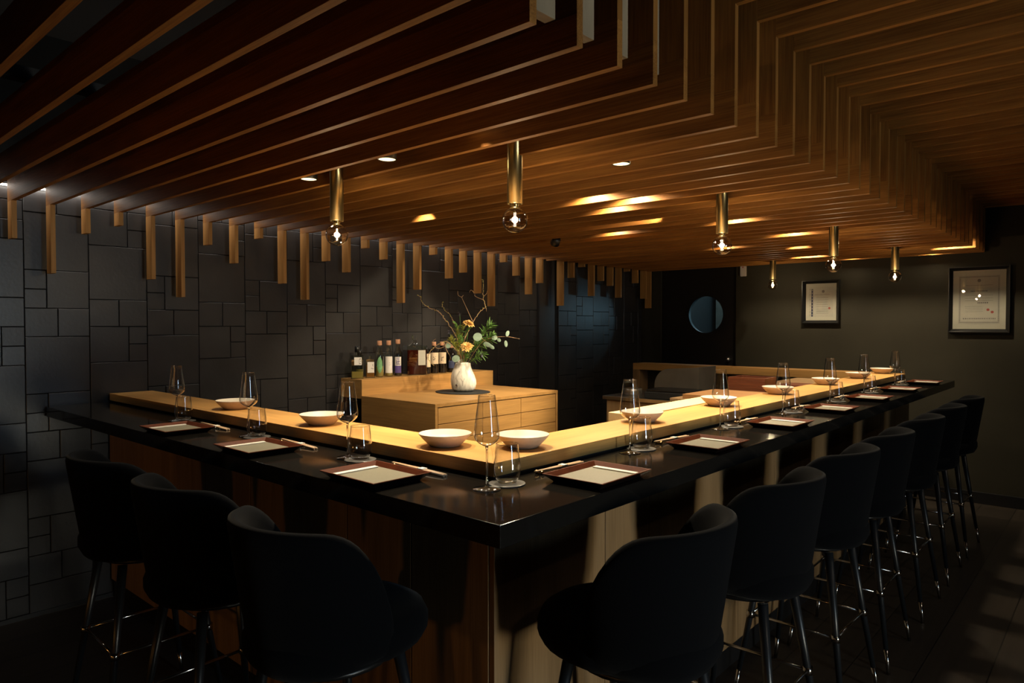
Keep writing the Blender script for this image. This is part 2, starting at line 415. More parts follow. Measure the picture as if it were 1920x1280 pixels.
LZ = 1.148
led = thing('serving_ledge', 'raised L-shaped oak serving ledge running along the black countertop', 'ledge', (0, 0, 1.10))
bm = bmesh.new(); Lprism(bm, .318, .50, 0.0, .009, yr=5.02); obj('riser', bm, M['blackmatt'], led)
bm = bmesh.new()
z0, z1 = .009, .048
pts = [(XL + .0225, .304), (-.304, .304), (-.53, .53), (XL + .0225, .53)]
a = [bm.verts.new((x, y, z0)) for x, y in pts]; b = [bm.verts.new((x, y, z1)) for x, y in pts]
bm.faces.new(list(reversed(a))); bm.faces.new(b)
for i in range(4): bm.faces.new((a[i], a[(i + 1) % 4], b[(i + 1) % 4], b[i]))
obj('board', bm, M['ledge_x'], led, .0012)
bm = bmesh.new()
pts = [(-.304, .304), (-.304, 5.03), (-.53, 5.03), (-.53, .53)]
a = [bm.verts.new((x, y, z0)) for x, y in pts]; b = [bm.verts.new((x, y, z1)) for x, y in pts]
bm.faces.new(list(reversed(a))); bm.faces.new(b)
for i in range(4): bm.faces.new((a[i], a[(i + 1) % 4], b[(i + 1) % 4], b[i]))
obj('board', bm, M['ledge_y'], led, .0012)

# ------------------------------------------------------------------ ceiling slats
SY = [-.152, .018, .181, .343, .515, .680, .847, 1.012, 1.182, 1.346, 1.518, 1.689, 1.862, 2.027, 2.194, 2.357, 2.525, 2.695, 2.872, 3.032,
      3.212, 3.387, 3.541, 3.716, 3.898, 4.056, 4.20, 4.364, 4.548, 4.739, 4.91, 5.086, 5.27, 5.429, 5.601, 5.781, 5.969, 6.151]
SZ = [1.967, 1.8, 2.024, 2.084, 1.794, 1.696, 2.02, 1.919, 2.09, 1.806, 1.703, 1.979, 1.91, 2.097, 2.026, 1.701, 1.811, 2.1, 1.917, 1.975,
      1.804, 1.696, 2.096, 1.984, 1.818, 1.931, None, 1.721, 2.007, 2.127, 1.834, 2.0, 1.956, 1.832, 2.132, 2.008, 1.836, 1.727]
n = len(SY)
# smooth the spacing with a quadratic fit
def quad_fit(ys):
    n = len(ys); S = [sum(i ** p for i in range(n)) for p in range(5)]; T = [sum(ys[i] * i ** p for i in range(n)) for p in range(3)]
    A = Matrix(((S[0], S[1], S[2]), (S[1], S[2], S[3]), (S[2], S[3], S[4]))); return A.inverted() @ Vector(T)
SY = [(y + 1.085) * (4.2 / 4.27) - 1.085 for y in SY]
SZ = [None if z is None else (z - 1.53) * (4.2 / 4.27) + 1.53 for z in SZ]
qc = quad_fit(SY)
SYs = [qc[0] + qc[1] * i + qc[2] * i * i for i in range(n)]
SYs = [.5 * a + .5 * b for a, b in zip(SY, SYs)]
for e, y in enumerate((-.655, -.490, -.322)): SYs.insert(e, y); SZ.insert(e, (1.75, 1.9, 2.02)[e])
ZL, ZH, XE, TH, BH = 2.146, 2.517, .082, .022, .112
ordinals = 'first second third fourth fifth sixth seventh eighth ninth tenth eleventh twelfth thirteenth fourteenth fifteenth sixteenth seventeenth eighteenth nineteenth twentieth'.split()
tens = {20: 'twenty', 30: 'thirty', 40: 'forty'}
def ordw(i):
    if i < 20: return ordinals[i]
    k = i + 1
    if k == 30: return 'thirtieth'
    if k == 40: return 'fortieth'
    return tens[k // 10 * 10] + '-' + ordinals[k % 10 - 1]
for i, (y, zb) in enumerate(zip(SYs, SZ)):
    if zb is None: drop = 'no drop'; 
    else:
        d = ZL - zb; drop = 'a short drop' if d < .15 else 'a medium drop' if d < .28 else 'a long drop'
    if y + TH > 5.985: y = 5.975 - TH
    t = thing('ceiling_slat', 'oak ceiling slat with %s at the tiled wall, %s from the front' % (drop, ordw(i)), 'slat', (XE, y, ZL), 0, 'oak ceiling slats')
    x0 = -3.2 - XE
    BX('low_board', (x0, 0, 0, TH, 0, BH), M['slat_x'], t, .0008)
    if zb is not None: BX('drop_end', (x0, x0 + .075, 0, TH, zb - ZL, -.0002), M['slat_drop_lit'], t, .0008)
    BX('riser', (-BH * .85, 0, 0, TH, BH + .0002, ZH - ZL + BH), M['slat_z'], t, .0008)
    BX('high_board', (.0002, 3.86, 0, TH, ZH - ZL, ZH - ZL + BH), M['slat_x'], t, .0008)
    blk = {4: .070, 5: .052, 6: .034, 7: .018}.get(i, 0)
    if blk: BX('mounting_block', (-.035, -.006, TH + .0003, TH + blk, .035, .85), M['pine'], t, .001)
# hanging rails above
for x in (-3.0, -1.5, -.1, 1.6, 3.2):
    o = BX('slat_hanger_rail', (x, x + .04, -.9, 5.98, (ZL if x < 0 else ZH) + BH + .001, (ZL if x < 0 else ZH) + BH + .04), M['blackmatt'])
    tag(o, {-3.0: 'black hanger rail above the slats beside the tiled wall', -1.5: 'black hanger rail crossing above the middle of the lowered slats', -.1: 'black hanger rail above the stepped edge of the lowered slats', 1.6: 'black hanger rail above the raised slats over the aisle', 3.2: 'black hanger rail above the raised slats at the window side'}[x], 'rail')

# LED strip washing the tiled wall
o = BX('led_strip', (-3.262, -3.243, -.6, 4.06, 2.236, 2.243), M['led']); tag(o, 'thin glowing white light strip along the top of the tiled wall', 'light strip')

# ------------------------------------------------------------------ lamps
WARM = (1, .82, .56)
def point_light(name, loc, w, col, r=.02, parent=None):
    l = bpy.data.lights.new(name, 'POINT'); l.energy = w; l.color = col; l.shadow_soft_size = r
    o = bpy.data.objects.new(name, l); COL.objects.link(o); o.location = loc
    if parent: o.parent = parent
    return o
def spot_light(name, loc, tgt, w, col, ang, blend=.6, r=.03, parent=None):
    l = bpy.data.lights.new(name, 'SPOT'); l.energy = w; l.color = col; l.spot_size = math.radians(ang); l.spot_blend = blend; l.shadow_soft_size = r
    o = bpy.data.objects.new(name, l); COL.objects.link(o)
    base = Vector(parent.location) if parent else Vector((0, 0, 0))
    o.location = Vector(loc) - base; d = Vector(tgt) - Vector(loc)
    o.rotation_euler = d.to_track_quat('-Z', 'Y').to_euler()
    if parent: o.parent = parent
    return o
def area_light(name, loc, tgt, w, col, sx, sy, spread=180):
    l = bpy.data.lights.new(name, 'AREA'); l.shape = 'RECTANGLE'; l.size = sx; l.size_y = sy; l.energy = w; l.color = col
    o = bpy.data.objects.new(name, l); COL.objects.link(o); o.location = loc
    l.spread = math.radians(spread)
    o.rotation_euler = (Vector(tgt) - Vector(loc)).to_track_quat('-Z', 'Y').to_euler(); return o

def pendant(x, y, label):
    t = thing('pendant_lamp', label, 'pendant lamp', (x, y, 1.915), 0, 'brass pendant lamps over the bar')
    bm = bmesh.new(); lathe(bm, [(.024, .058), (.0285, .058), (.0285, .62), (.0, .62)], 32, cap0=False, cap1=False)
    lathe(bm, [(.0, .075), (.0262, .075), (.0262, .058)], 32, cap0=False, cap1=False); obj('brass_tube', bm, M['brass'], t)
    bm = bmesh.new(); tube(bm, [(0, 0, .61), (0, 0, 1.13)], .003); obj('cable', bm, M['black'], t)
    bm = bmesh.new(); lathe(bm, [(.0, .074), (.013, .074), (.0135, .046), (.011, .044), (0, .044)], 24, cap0=False, cap1=False); obj('socket', bm, M['brass'], t)
    b = bmesh.new(); R = .0475
    prof = [(.0125, .0475), (.015, .0455)] + [(R * math.sin(a), R * math.cos(a)) for a in [math.radians(22 + 158 * k / 20) for k in range(21)]]
    prof[-1] = (.0004, prof[-1][1]); lathe(b, prof, 40, cap0=False, cap1=False); obj('glass_bulb', b, M['bulb'], t)
    b = bmesh.new(); tube(b, [(0, 0, .044), (0, 0, .026)], [.006, .003]); obj('filament_stem', b, M['stem'], t)
    b = bmesh.new()
    for s in (-.0035, .0035): tube(b, [(s, 0, .026), (s * 1.15, 0, 0), (s, 0, -.024)], .0009, 6)
    obj('filament', b, M['filament'], t)
    point_light('bulb_light', (0, 0, 0), 3.4, WARM, .012, t)
    return t
P = [(-1.533, .635, 'brass tube pendant with round bulb over the short wing of the bar'),
     (-.686, .825, 'brass tube pendant with round bulb hanging nearest the bar corner'),
     (-.478, 2.105, 'brass tube pendant over the long wing, next after the corner one'),
     (-1.584, 5.62, 'brass tube pendant hanging by the far wall beside the smaller certificate'),
     (-.427, 3.634, 'brass tube pendant over the long wing, third back from the corner'),
     (-.406, 5.113, 'brass tube pendant at the far end of the long wing')]
for x, y, l in P: pendant(x, y, l)

def downlight(x, y, z, tgt, w, ang, label):
    t = thing('downlight', label, 'ceiling light', (x, y, z), 0, 'recessed downlights between the slats')
    b = bmesh.new(); lathe(b, [(.032, -.002), (.036, -.002), (.036, .09), (0, .09)], 32, cap0=False, cap1=False); obj('housing', b, M['black'], t)
    b = bmesh.new(); lathe(b, [(.0005, .0), (.032, .0)], 32, cap0=False, cap1=False); obj('lens', b, M['lens'], t)
    spot_light('downlight_beam', (x, y, z - .006), tgt, w, WARM, ang, .75, .034, t)
    return t
DL = [(-1.10, .565, 2.155, (-1.05, .42, 1.1), 60, 112, 'glowing downlight over the short wing, nearer the bar corner'),
      (-1.635, .565, 2.155, (-1.70, .42, 1.1), 36, 112, 'glowing downlight over the short wing, nearer the tiled wall'),
      (-.48, 1.215, 2.155, (-.42, 1.0, 1.1), 48, 112, 'glowing downlight over the long wing near the corner'),
      (-.44, 1.88, 2.178, (-.42, 1.9, 1.1), 44, 112, 'glowing downlight over the long wing between two pendants'),
      (-.46, 2.70, 2.172, (-.43, 2.7, 1.1), 48, 112, 'small glowing downlight half hidden behind a slat, mid long wing'),
      (-.43, 3.52, 2.20, (-.43, 3.45, 1.1), 60, 110, 'hidden downlight above the third tray from the far end'),
      (-.43, 4.22, 2.20, (-.43, 4.2, 1.1), 60, 96, 'hidden downlight above the second tray from the far end'),
      (-.43, 4.86, 2.20, (-.43, 4.85, 1.1), 50, 82, 'hidden downlight above the far end of the long wing')]
for a in DL: downlight(*a)
# adjustable spots up between the slats, aimed at the work zone, flowers and chopping board
def track_spot(loc, tgt, w, ang, label):
    t = thing('track_spot', label, 'spotlight', loc, 0, 'adjustable spots between the slats')
    d = (Vector(tgt) - Vector(loc)).normalized(); q = d.to_track_quat('-Z', 'Y').to_euler()
    b = bmesh.new(); lathe(b, [(.026, -.004), (.032, -.004), (.032, .085), (.015, .10), (0, .10)], 24, cap0=False, cap1=False); obj('housing', b, M['black'], t, rot=q)
    b = bmesh.new(); lathe(b, [(.0005, .002), (.026, .002)], 24, cap0=False, cap1=False); obj('lens', b, M['lens'], t, rot=q)
    spot_light('spot_beam', Vector(loc) + d * .006, tgt, w, WARM, ang, .5, .02, t)
TS = [((-.70, .60, 2.245), (-.44, .40, 1.1), 70, 75, 'spotlight tucked above the slats, aimed at the corner of the oak ledge'),
      ((-1.02, 2.06, 2.245), (-.75, 1.9, 1.15), 85, 70, 'spotlight tucked above the slats, aimed at the pale chopping board'),
      ((-1.62, 3.06, 2.245), (-2.75, 2.45, 1.1), 140, 62, 'spotlight tucked above the slats, aimed at the flower vase'),
      ((-1.05, 2.62, 2.245), (-2.9, 2.3, 1.1), 80, 60, 'spotlight tucked above the slats between chopping board and flowers'),
      ((-2.05, 1.52, 2.245), (-2.5, 2.1, 1.03), 40, 80, 'spotlight tucked above the slats over the oak drawer chest'),
      ((-1.0, 4.50, 2.245), (-1.0, 5.0, 1.15), 34, 90, 'spotlight tucked above the slats over the oak rail'),
      ((-1.2, 5.38, 2.245), (-1.2, 6.0, 1.5), 40, 110, 'spotlight tucked above the slats washing the smaller certificate'),
      ((-.1, 5.38, 2.245), (.05, 6.0, 1.6), 30, 110, 'spotlight tucked above the slats washing the larger certificate')]
for a in TS: track_spot(*a)

def gap(y):
    c = [(SYs[i] + TH + SYs[i + 1]) / 2 for i in range(len(SYs) - 1)]
    return min(c, key=lambda v: abs(v - y))
for x, y, w_, l in ((-1.02, 1.76, 22, 'added wide-beam spot between the slats, nearest the chopping board'), (-.88, 1.93, 26, 'added wide-beam spot between the slats, one slat past the nearest one'),
                    (-1.12, 2.10, 16, 'added wide-beam spot between the slats, two slats past the nearest one'), (-.80, 2.95, 18, 'added wide-beam spot between the slats over the brown board'),
                    (-1.65, 2.95, 14, 'added wide-beam spot between the slats beyond the flower vase'), (-.30, 5.88, 7, 'added wide-beam spot behind the last slats, nearer the larger certificate'), (-.95, 5.88, 7, 'added wide-beam spot behind the last slats, nearer the smaller certificate'), (-.75, 3.80, 16, 'added wide-beam spot between the slats over the stacked box trays'), (-1.45, 4.30, 6, 'added wide-beam spot between the slats over the steel counter')):
    y = gap(y)
    t = thing('added_wide_spot', l, 'spotlight', (x, y, 2.200), 0, 'added wide-beam spots between the slats')  # made-up spot, put in to throw bright streaks on the slat faces
    b = bmesh.new(); lathe(b, [(.030, -.002), (.034, -.002), (.034, .06), (0, .06)], 24, cap0=False, cap1=False); obj('housing', b, M['black'], t)
    b = bmesh.new(); lathe(b, [(.0005, .0), (.030, .0)], 24, cap0=False, cap1=False); obj('lens', b, M['lens'], t)
    spot_light('spot_beam', (x, y, 2.195), (x + .02, y + .12, 1.2), w_, WARM, 165, .3, .02, t)

# small black spot head hanging below the slats
t = thing('spot_head', 'small black spot head poking below the slats near the middle of the room', 'spotlight', (-2.10, 2.86, 2.15))
b = bmesh.new(); lathe(b, [(.02, .0), (.034, .0), (.03, .05), (.012, .06), (0, .06)], 24, cap0=True, cap1=False); obj('housing', b, M['black'], t, rot=(math.radians(50), 0, math.radians(60)), loc=(0, 0, -.035))
b = bmesh.new(); tube(b, [(0, 0, 0), (0, 0, .1)], .006); obj('bracket', b, M['black'], t)

# light strip glow onto the tiles, daylight, kitchen
area_light('led_strip_light', (-3.252, 1.73, 2.232), (-3.262, 1.73, 0), 4.6, (1, .93, .84), .015, 4.6).rotation_euler = (0, 0, 0)
area_light('sky_daylight', (XR + .35, .2, 1.75), (0, .2, 1.75), 24, (.50, .74, 1), .40, 1.6, 130)
area_light('street_daylight', (XR + .35, .35, .66), (-.3, 1.2, .80), 20, (1, .93, .74), .7, .5, 84)
point_light('kitchen_light', (-1.95, 6.75, 1.72), 6, (.45, .80, 1), .03)
area_light('kitchen_ceiling_light', (-2.6, 7.3, 2.9), (-2.6, 7.3, 0), 26, (.5, .85, 1), .8, .8)
for y, l in ((.9, 'added aisle downlight between the raised slats, nearest the camera side'), (2.5, 'added aisle downlight between the raised slats, middle of the aisle'), (4.2, 'added aisle downlight between the raised slats, far end of the aisle')):  # unseen lamps added to brighten the floor and stool tops
    t = thing('added_aisle_light', l, 'ceiling light', (1.75, y, 2.50), 0, 'added aisle downlights')
    b = bmesh.new(); lathe(b, [(.036, -.002), (.042, -.002), (.042, .09), (0, .09)], 24, cap0=False, cap1=False); obj('housing', b, M['black'], t)
    b = bmesh.new(); lathe(b, [(.0005, .0), (.036, .0)], 24, cap0=False, cap1=False); obj('lens', b, M['lens'], t)
    spot_light('downlight_beam', (1.75, y, 2.49), (.9, y, 0), 13, (1, .84, .66), 75, .9, .03, t)
# unseen paper lamps, added to light the front panels of the short wing
for lx, ll in ((-.15, 'added round glowing paper floor lamp behind the stools, opposite the bar corner'), (-2.1, 'added round glowing paper floor lamp behind the stools, nearer the tiled wall')):
    t = thing('added_floor_lamp', ll, 'floor lamp', (lx, -3.1, 0), 0, 'added paper floor lamps')
    b = bmesh.new(); lathe(b, [(.13, 0), (.135, .004), (.13, .014), (.012, .02), (.010, .50), (.001, .50)], 32, cap0=True, cap1=False); obj('base', b, M['black'], t)
    b = bmesh.new(); lathe(b, [(.05, .48), (.14, .53), (.19, .62), (.20, .70), (.18, .799)], 32, cap0=False, cap1=False); obj('paper_shade', b, M['paperlamp'], t)
    b = bmesh.new(); lathe(b, [(.33, .80), (.34, .805), (.34, .815), (.001, .83)], 32, cap0=True, cap1=False); obj('lid', b, M['black'], t)  # wide lid added to keep the lamp's light off the ceiling
    point_light('added_lamp_light', (0, 0, .68), 12, (1, .55, .20), .10, t)

# ------------------------------------------------------------------ place settings
SEATS = []     # (x, y, rz, phrase)
for x, ph in ((-.565, 'short wing, place nearest the bar corner'), (-1.215, 'short wing, middle place'), (-1.865, 'short wing, place nearest the tiled wall')):
    SEATS.append((x, 0., 0., ph))
for i, y in enumerate((.51, 1.19, 1.87, 2.55, 3.23, 3.95, 4.66)):
    ph = 'long wing, ' + ['place nearest the bar corner', 'second place from the corner', 'third place from the corner', 'middle place of seven', 'third place from the far end', 'second place from the far end', 'last place at the far end'][i]
    SEATS.append((0., y, PI / 2, ph))

def lip(bm, r, z, t):
    n0 = len(bm.faces); tube(bm, [(r * math.cos(a), r * math.sin(a), z) for a in [2 * PI * i / 48 for i in range(48)]], t, 6, closed=True)
    for f in list(bm.faces)[n0:]: f.material_index = 1
def make_tray():
    t = thing('serving_tray', '', 'tray', group='lacquer trays on the counter')
    hx, hy = .125, .098; H = .022
    def ring(bm, a, b):  # quads between rects a, b each (hx,hy,z)
        pass
    def rect(bm, hx, hy, z): return [bm.verts.new((sx * hx, sy * hy, z)) for sx, sy in ((-1, -1), (1, -1), (1, 1), (-1, 1))]
    bm = bmesh.new(); R = [rect(bm, hx - .022, hy - .022, 0), rect(bm, hx - .020, hy - .020, .003), rect(bm, hx, hy, H - .002)]
    for A, B in zip(R, R[1:]):
        for i in range(4): bm.faces.new((A[i], A[(i + 1) % 4], B[(i + 1) % 4], B[i]))
    bm.faces.new(list(reversed(R[0]))); obj('base', bm, M['lacquer'], t)
    bm = bmesh.new(); R = [rect(bm, hx, hy, H - .002), rect(bm, hx, hy, H), rect(bm, hx - .004, hy - .004, H), rect(bm, hx - .017, hy - .017, .0085)]
    for A, B in zip(R, R[1:]):
        for i in range(4): bm.faces.new((A[i], A[(i + 1) % 4], B[(i + 1) % 4], B[i]))
    bm.faces.new(R[-1]); obj('rim', bm, M['lacred'], t)['label'] = 'red brown lacquered rim'
    BX('mat', (-hx + .0185, hx - .0185, -hy + .0185, hy - .0185, .0087, .0105), M['mat'], t)
    return t
def make_wine():
    t = thing('wine_glass', '', 'wine glass', group='tall wine glasses')
    bm = bmesh.new(); lathe(bm, [(.0045, .113), (.012, .1155), (.022, .1215), (.030, .129), (.0335, .1365), (.0342, .142), (.0336, .152), (.0310, .175), (.0275, .203), (.0238, .231), (.0222, .2455), (.0218, .2462)], 48, cap0=False, cap1=False)
    lip(bm, .0219, .2462, .0006); obj('bowl', bm, [M['glass'], M['rimglass']], t)
    bm = bmesh.new(); lathe(bm, [(.0006, .1135), (.0042, .1128), (.0034, .106), (.0027, .09), (.0026, .04), (.0030, .018), (.0050, .0085), (.008, .0062)], 24, cap0=False, cap1=False)
    obj('stem', bm, M['stem'], t)
    bm = bmesh.new(); lathe(bm, [(.008, .0062), (.013, .0046), (.0362, .0022), (.0366, .0012), (.036, .0006)], 48, cap0=False, cap1=True); obj('foot', bm, M['glass'], t)
    return t
def make_tumbler():
    t = thing('stemless_glass', '', 'tumbler', (0, 0, 0), group='stemless water glasses')
    bm = bmesh.new(); lathe(bm, [(.0265, .007), (.031, .012), (.0352, .022), (.0370, .034), (.0370, .044), (.0358, .060), (.0330, .082), (.0302, .104), (.0300, .106)], 48, cap0=False, cap1=False)
    lip(bm, .0300, .1062, .0008); obj('bowl', bm, [M['glass'], M['rimglass']], t)
    bm = bmesh.new(); lathe(bm, [(.024, .0003), (.0262, .002), (.0268, .0068), (.012, .0062), (.0006, .0085)], 48, cap0=True, cap1=False); obj('base', bm, M['glass'], t)
    return t
def make_bowl():
    t = thing('shallow_bowl', '', 'bowl', group='stoneware bowls on the oak ledge')
    bm = bmesh.new(); lathe(bm, [(.043, 0), (.047, .001), (.058, .011), (.074, .027), (.0835, .039), (.0838, .0405), (.0826, .0412)], 64, cap0=True, cap1=False); obj('outside', bm, M['ceramic'], t)['label'] = 'bare sand-coloured stoneware outside'
    bm = bmesh.new(); lathe(bm, [(.0826, .0412), (.0812, .0400), (.070, .027), (.054, .0135), (.040, .0085), (.0006, .0072)], 64, cap0=False, cap1=False); obj('inside', bm, M['ceramic_in'], t)['label'] = 'smooth cream glazed inside'
    return t
def make_chops():
    t = thing('chopstick_set', '', 'chopsticks', group='banded chopsticks on rests')
    for s in (-.005, .005):
        bm = bmesh.new(); tube(bm, [(-.112, s * .5, .0115), (0, s * .85, .0078), (.122, s, .0040)], [.0019, .0036, .0038], 6); obj('chopstick', bm, M['bamboo'], t)
    BX('paper_band', (.012, .034, -.0102, .0102, .0020, .0118), M['paper'], t)
    return t
def make_rest():
    bm = bmesh.new()
    bmesh.ops.create_uvsphere(bm, u_segments=14, v_segments=8, radius=.006, matrix=Matrix.Translation((0, -.010, .0055)))
    bmesh.ops.create_uvsphere(bm, u_segments=14, v_segments=8, radius=.006, matrix=Matrix.Translation((0, .010, .0055)))
    tube(bm, [(0, -.010, .0045), (0, .010, .0045)], .0042, 10)
    for f in bm.faces: f.smooth = True
    o = obj('chopstick_rest', bm, M['gold']); return tag(o, '', 'chopstick rest', 'gold chopstick rests')
def make_coaster():
    bm = bmesh.new(); lathe(bm, [(.047, 0), (.050, .0008), (.050, .0022), (.047, .0028), (.0006, .0026)], 48, cap0=True, cap1=False)
    o = obj('coaster', bm, M['coaster']); return tag(o, '', 'coaster', 'round pewter coasters')
def make_napkin():
    BXo = BX('folded_napkin', (-.0095, .0095, -.072, .072, 0, .0035), M['paper'], bevel=.001)
    return tag(BXo, '', 'napkin', 'white folded napkins on the trays')

protos = dict(tray=make_tray(), wine=make_wine(), tumbler=make_tumbler(), bowl=make_bowl(), chops=make_chops(), rest=make_rest(), coaster=make_coaster(), napkin=make_napkin())
used = set()
def place(kind, x, y, z, rz, label):
    p = protos[kind]
    if kind in used: return dup(p, (x, y, z), rz, label)
    used.add(kind); p.location = (x, y, z); p.rotation_euler = (0, 0, rz); p['label'] = label; return p
WN = [(-.883, .229), (-1.541, .235), (-2.196, .235), (-.248, .218), (-.245, .909), (-.254, 1.619), (-.240, 2.274), (-.226, 2.931), (-.229, 3.603), (-.228, 4.366)]
TB = [(-.822, .235), (-1.487, .240), (-2.150, .245), (-.251, .300), (-.255, 1.000), (-.247, 1.710), (-.232, 2.372), (-.220, 3.03), (-.222, 3.71), (-.220, 4.47)]
BW = [(-.61, .405), (-1.313, .412), (-2.031, .425), (-.412, .552), (-.432, 1.298), (-.445, 2.011), (-.445, 2.751), (-.445, 3.56), (-.44, 4.26), (-.445, 4.92)]
for i, (sx, sy, rz, ph) in enumerate(SEATS):
    jit = random.Random(i + 3); G = 1.10
    L = rz == 0
    tx, ty = (sx, .098) if L else (-.10, sy)
    j = jit.uniform(-.02, .02)
    place('tray', tx, ty, G, rz + j, 'black tray with red-brown rim, ' + ph)
    nx, ny = (tx - .088, ty) if L else (tx, ty + .088)
    place('napkin', nx, ny, G + .0107, rz + j, 'white folded napkin lying on the tray, ' + ph)
    cx_, cy_ = (tx - .005, .246) if L else (-.262, ty + .02)
    a = 0 if L else PI / 2
    place('chops', cx_ + (.01 if L else 0), cy_ + (0 if L else .01), G, a + jit.uniform(-.04, .04), 'pale paper-banded chopsticks behind the tray, ' + ph)
    place('rest', *( (cx_ - .085, cy_ + .001) if L else (cx_ - .001, cy_ - .078)), G, a, 'tiny gold chopstick rest, ' + ph)
    place('wine', *WN[i], G, jit.uniform(0, 3), 'tall empty wine glass, ' + ph)
    place('coaster', *TB[i], G, 0, 'round grey coaster under the stemless glass, ' + ph)
    place('tumbler', *TB[i], G + .0028, jit.uniform(0, 3), 'squat stemless glass on a coaster, ' + ph)
    place('bowl', *BW[i], LZ + .0003, 0, 'shallow cream bowl on the ledge, ' + ph)

# ------------------------------------------------------------------ bar stools
def make_stool():
    t = thing('bar_stool', '', 'bar stool', group='black velvet bar stools')
    # wrap-around shell; local +y is the front
    def shell_pt(u, v, inner):
        th = u * math.radians(112); c = abs(u)
        top = 1.048 - .030 * c ** 2 - .30 * max(0, (c - .52) / .48) ** 2.0
        bot = .650 + .015 * c
        z = bot + (top - bot) * v
        hh = (z - .65) / .44
        r = .198 + .056 * hh - (.034 if inner else 0)
        if v < .18: r -= .03 * (1 - v / .18) ** 2
        return Vector((r * 1.02 * math.sin(th), -r * math.cos(th) - .01 * hh - .012, z))
    bm = bmesh.new(); nu, nv = 22, 9
    gi = [[bm.verts.new(shell_pt(-1 + 2 * i / nu, j / nv, True)) for j in range(nv + 1)] for i in range(nu + 1)]
    go = [[bm.verts.new(shell_pt(-1 + 2 * i / nu, j / nv, False)) for j in range(nv + 1)] for i in range(nu + 1)]
    for g in (gi, go):
        for i in range(nu):
            for j in range(nv): bm.faces.new((g[i][j], g[i + 1][j], g[i + 1][j + 1], g[i][j + 1])).smooth = True
    for i in range(nu):
        for j in (0, nv): bm.faces.new((gi[i][j], gi[i + 1][j], go[i + 1][j], go[i][j])).smooth = True
    for i in (0, nu):
        for j in range(nv): bm.faces.new((gi[i][j], gi[i][j + 1], go[i][j + 1], go[i][j])).smooth = True
    obj('backrest', bm, M['velvet'], t, subsurf=1)
    bm = bmesh.new(); seg = 40
    def seat_ring(s, z):
        out = []
        for i in range(seg):
            a = 2 * PI * i / seg; c, d = math.cos(a), math.sin(a)
            rx_, ry = .222 * s, (.225 if d < 0 else .262) * s
            k = (abs(c) ** 2.6 + abs(d) ** 2.6) ** (-1 / 2.6)
            out.append(bm.verts.new((rx_ * c * k * (.93 if d > 0 else .86), ry * d * k - .0, z)))
        return out
    rg = [seat_ring(s, z) for s, z in ((.55, .655), (.80, .655), (.94, .668), (1.0, .695), (1.0, .725), (.95, .752), (.80, .765), (.5, .770))]
    for A, B in zip(rg, rg[1:]):
        for i in range(seg): bm.faces.new((A[i], A[(i + 1) % seg], B[(i + 1) % seg], B[i])).smooth = True
    bm.faces.new(list(reversed(rg[0]))); bm.faces.new(rg[-1])
    obj('seat', bm, M['velvet'], t)
    bm = bmesh.new(); lathe(bm, [(.15, .640), (.16, .642), (.16, .656), (0.001, .656)], 24, cap0=True, cap1=False); obj('seat_plate', bm, M['black'], t)
    ring = []
    zr = .335
    for sx, sy in ((-1, 1), (1, 1), (1, -1), (-1, -1)):
        top = Vector((sx * .125, sy * .125, .645)); foot = Vector((sx * .215, sy * .215, .0)); mid = foot.lerp(top, .155)
        bm = bmesh.new(); tube(bm, [mid, top], [.0098, .0165], 14); lg = obj('leg', bm, M['leg'], t)
        bm = bmesh.new(); tube(bm, [foot, mid + (mid - foot) * .01], [.0075, .0100], 14); obj('chrome_foot', bm, M['chrome'], lg)
        ring.append(foot.lerp(top, zr / .645))
        bm = bmesh.new(); q = ring[-1]; tube(bm, [q - Vector((0, 0, .013)), q + Vector((0, 0, .013))], .0165, 14); obj('collar', bm, M['chrome'], lg)
    for i in range(4):
        a, b = ring[i], ring[(i + 1) % 4]; bm = bmesh.new(); tube(bm, [a.lerp(b, .04), a.lerp(b, .96)], .0055, 10); obj('footrest_bar', bm, M['chrome'], t)
    return t
st = make_stool(); first = True
SP = [(-.60, -.02, 0, 'black velvet bar stool at the short wing, nearest the bar corner'),
      (-1.245, -.02, .03, 'black velvet bar stool at the short wing, middle of three'),
      (-1.88, -.02, -.02, 'black velvet bar stool at the short wing, beside the tiled wall')]
for i, y in enumerate((.51, 1.20, 1.86, 2.46, 3.16, 3.83, 4.50)):
    SP.append((.02, y, PI / 2 + (.04, 0, -.02, .02, 0, .01, -.01)[i], 'black velvet bar stool at the long wing, ' + ['nearest the bar corner', 'second from the corner', 'third from the corner', 'fourth of seven', 'third from the far end', 'second from the far end', 'last at the far end'][i]))
for x, y, rz, l in SP:
    if first: st.location = (x, y, 0); st.rotation_euler = (0, 0, rz); st['label'] = l; first = False
    else: dup(st, (x, y, 0), rz, l)

# ------------------------------------------------------------------ drawer chest, bottle shelf
cab = thing('drawer_chest', 'low oak drawer chest with flush fronts under the flower vase', 'chest', (-2.63, 2.46, 0))
x0, x1, y0, y1, zt = -.385, .385, -.625, .625, 1.032
BX('top', (x0, x1, y0, y1, zt - .022, zt), M['cab_x'], cab, .0008)
for a, b in ((y0, y0 + .022), (y1 - .022, y1)): BX('side_panel', (x0, x1, a, b, 0, zt - .0222), M['cab_x'], cab, .0008)
BX('carcass', (x0, x1 - .03, y0 + .0222, y1 - .0222, 0.0, zt - .0222), M['black'], cab)
cols = [y0 + .025, y0 + .025 + .405, y0 + .025 + .80, y1 - .025]
zr = [1.006, .9, .795]
def drawer(a, b, zb, za): 
    BX('drawer', (x1 - .022, x1 - .002, a + .0022, b - .0022, zb + .0022, za - .0022), M['cab_y'], cab, .0008)
for r in range(2):
    for a, b in zip(cols, cols[1:]): drawer(a, b, zr[r + 1], zr[r])
drawer(cols[0], cols[1], .69, .795); drawer(cols[1], cols[3], .69, .795)
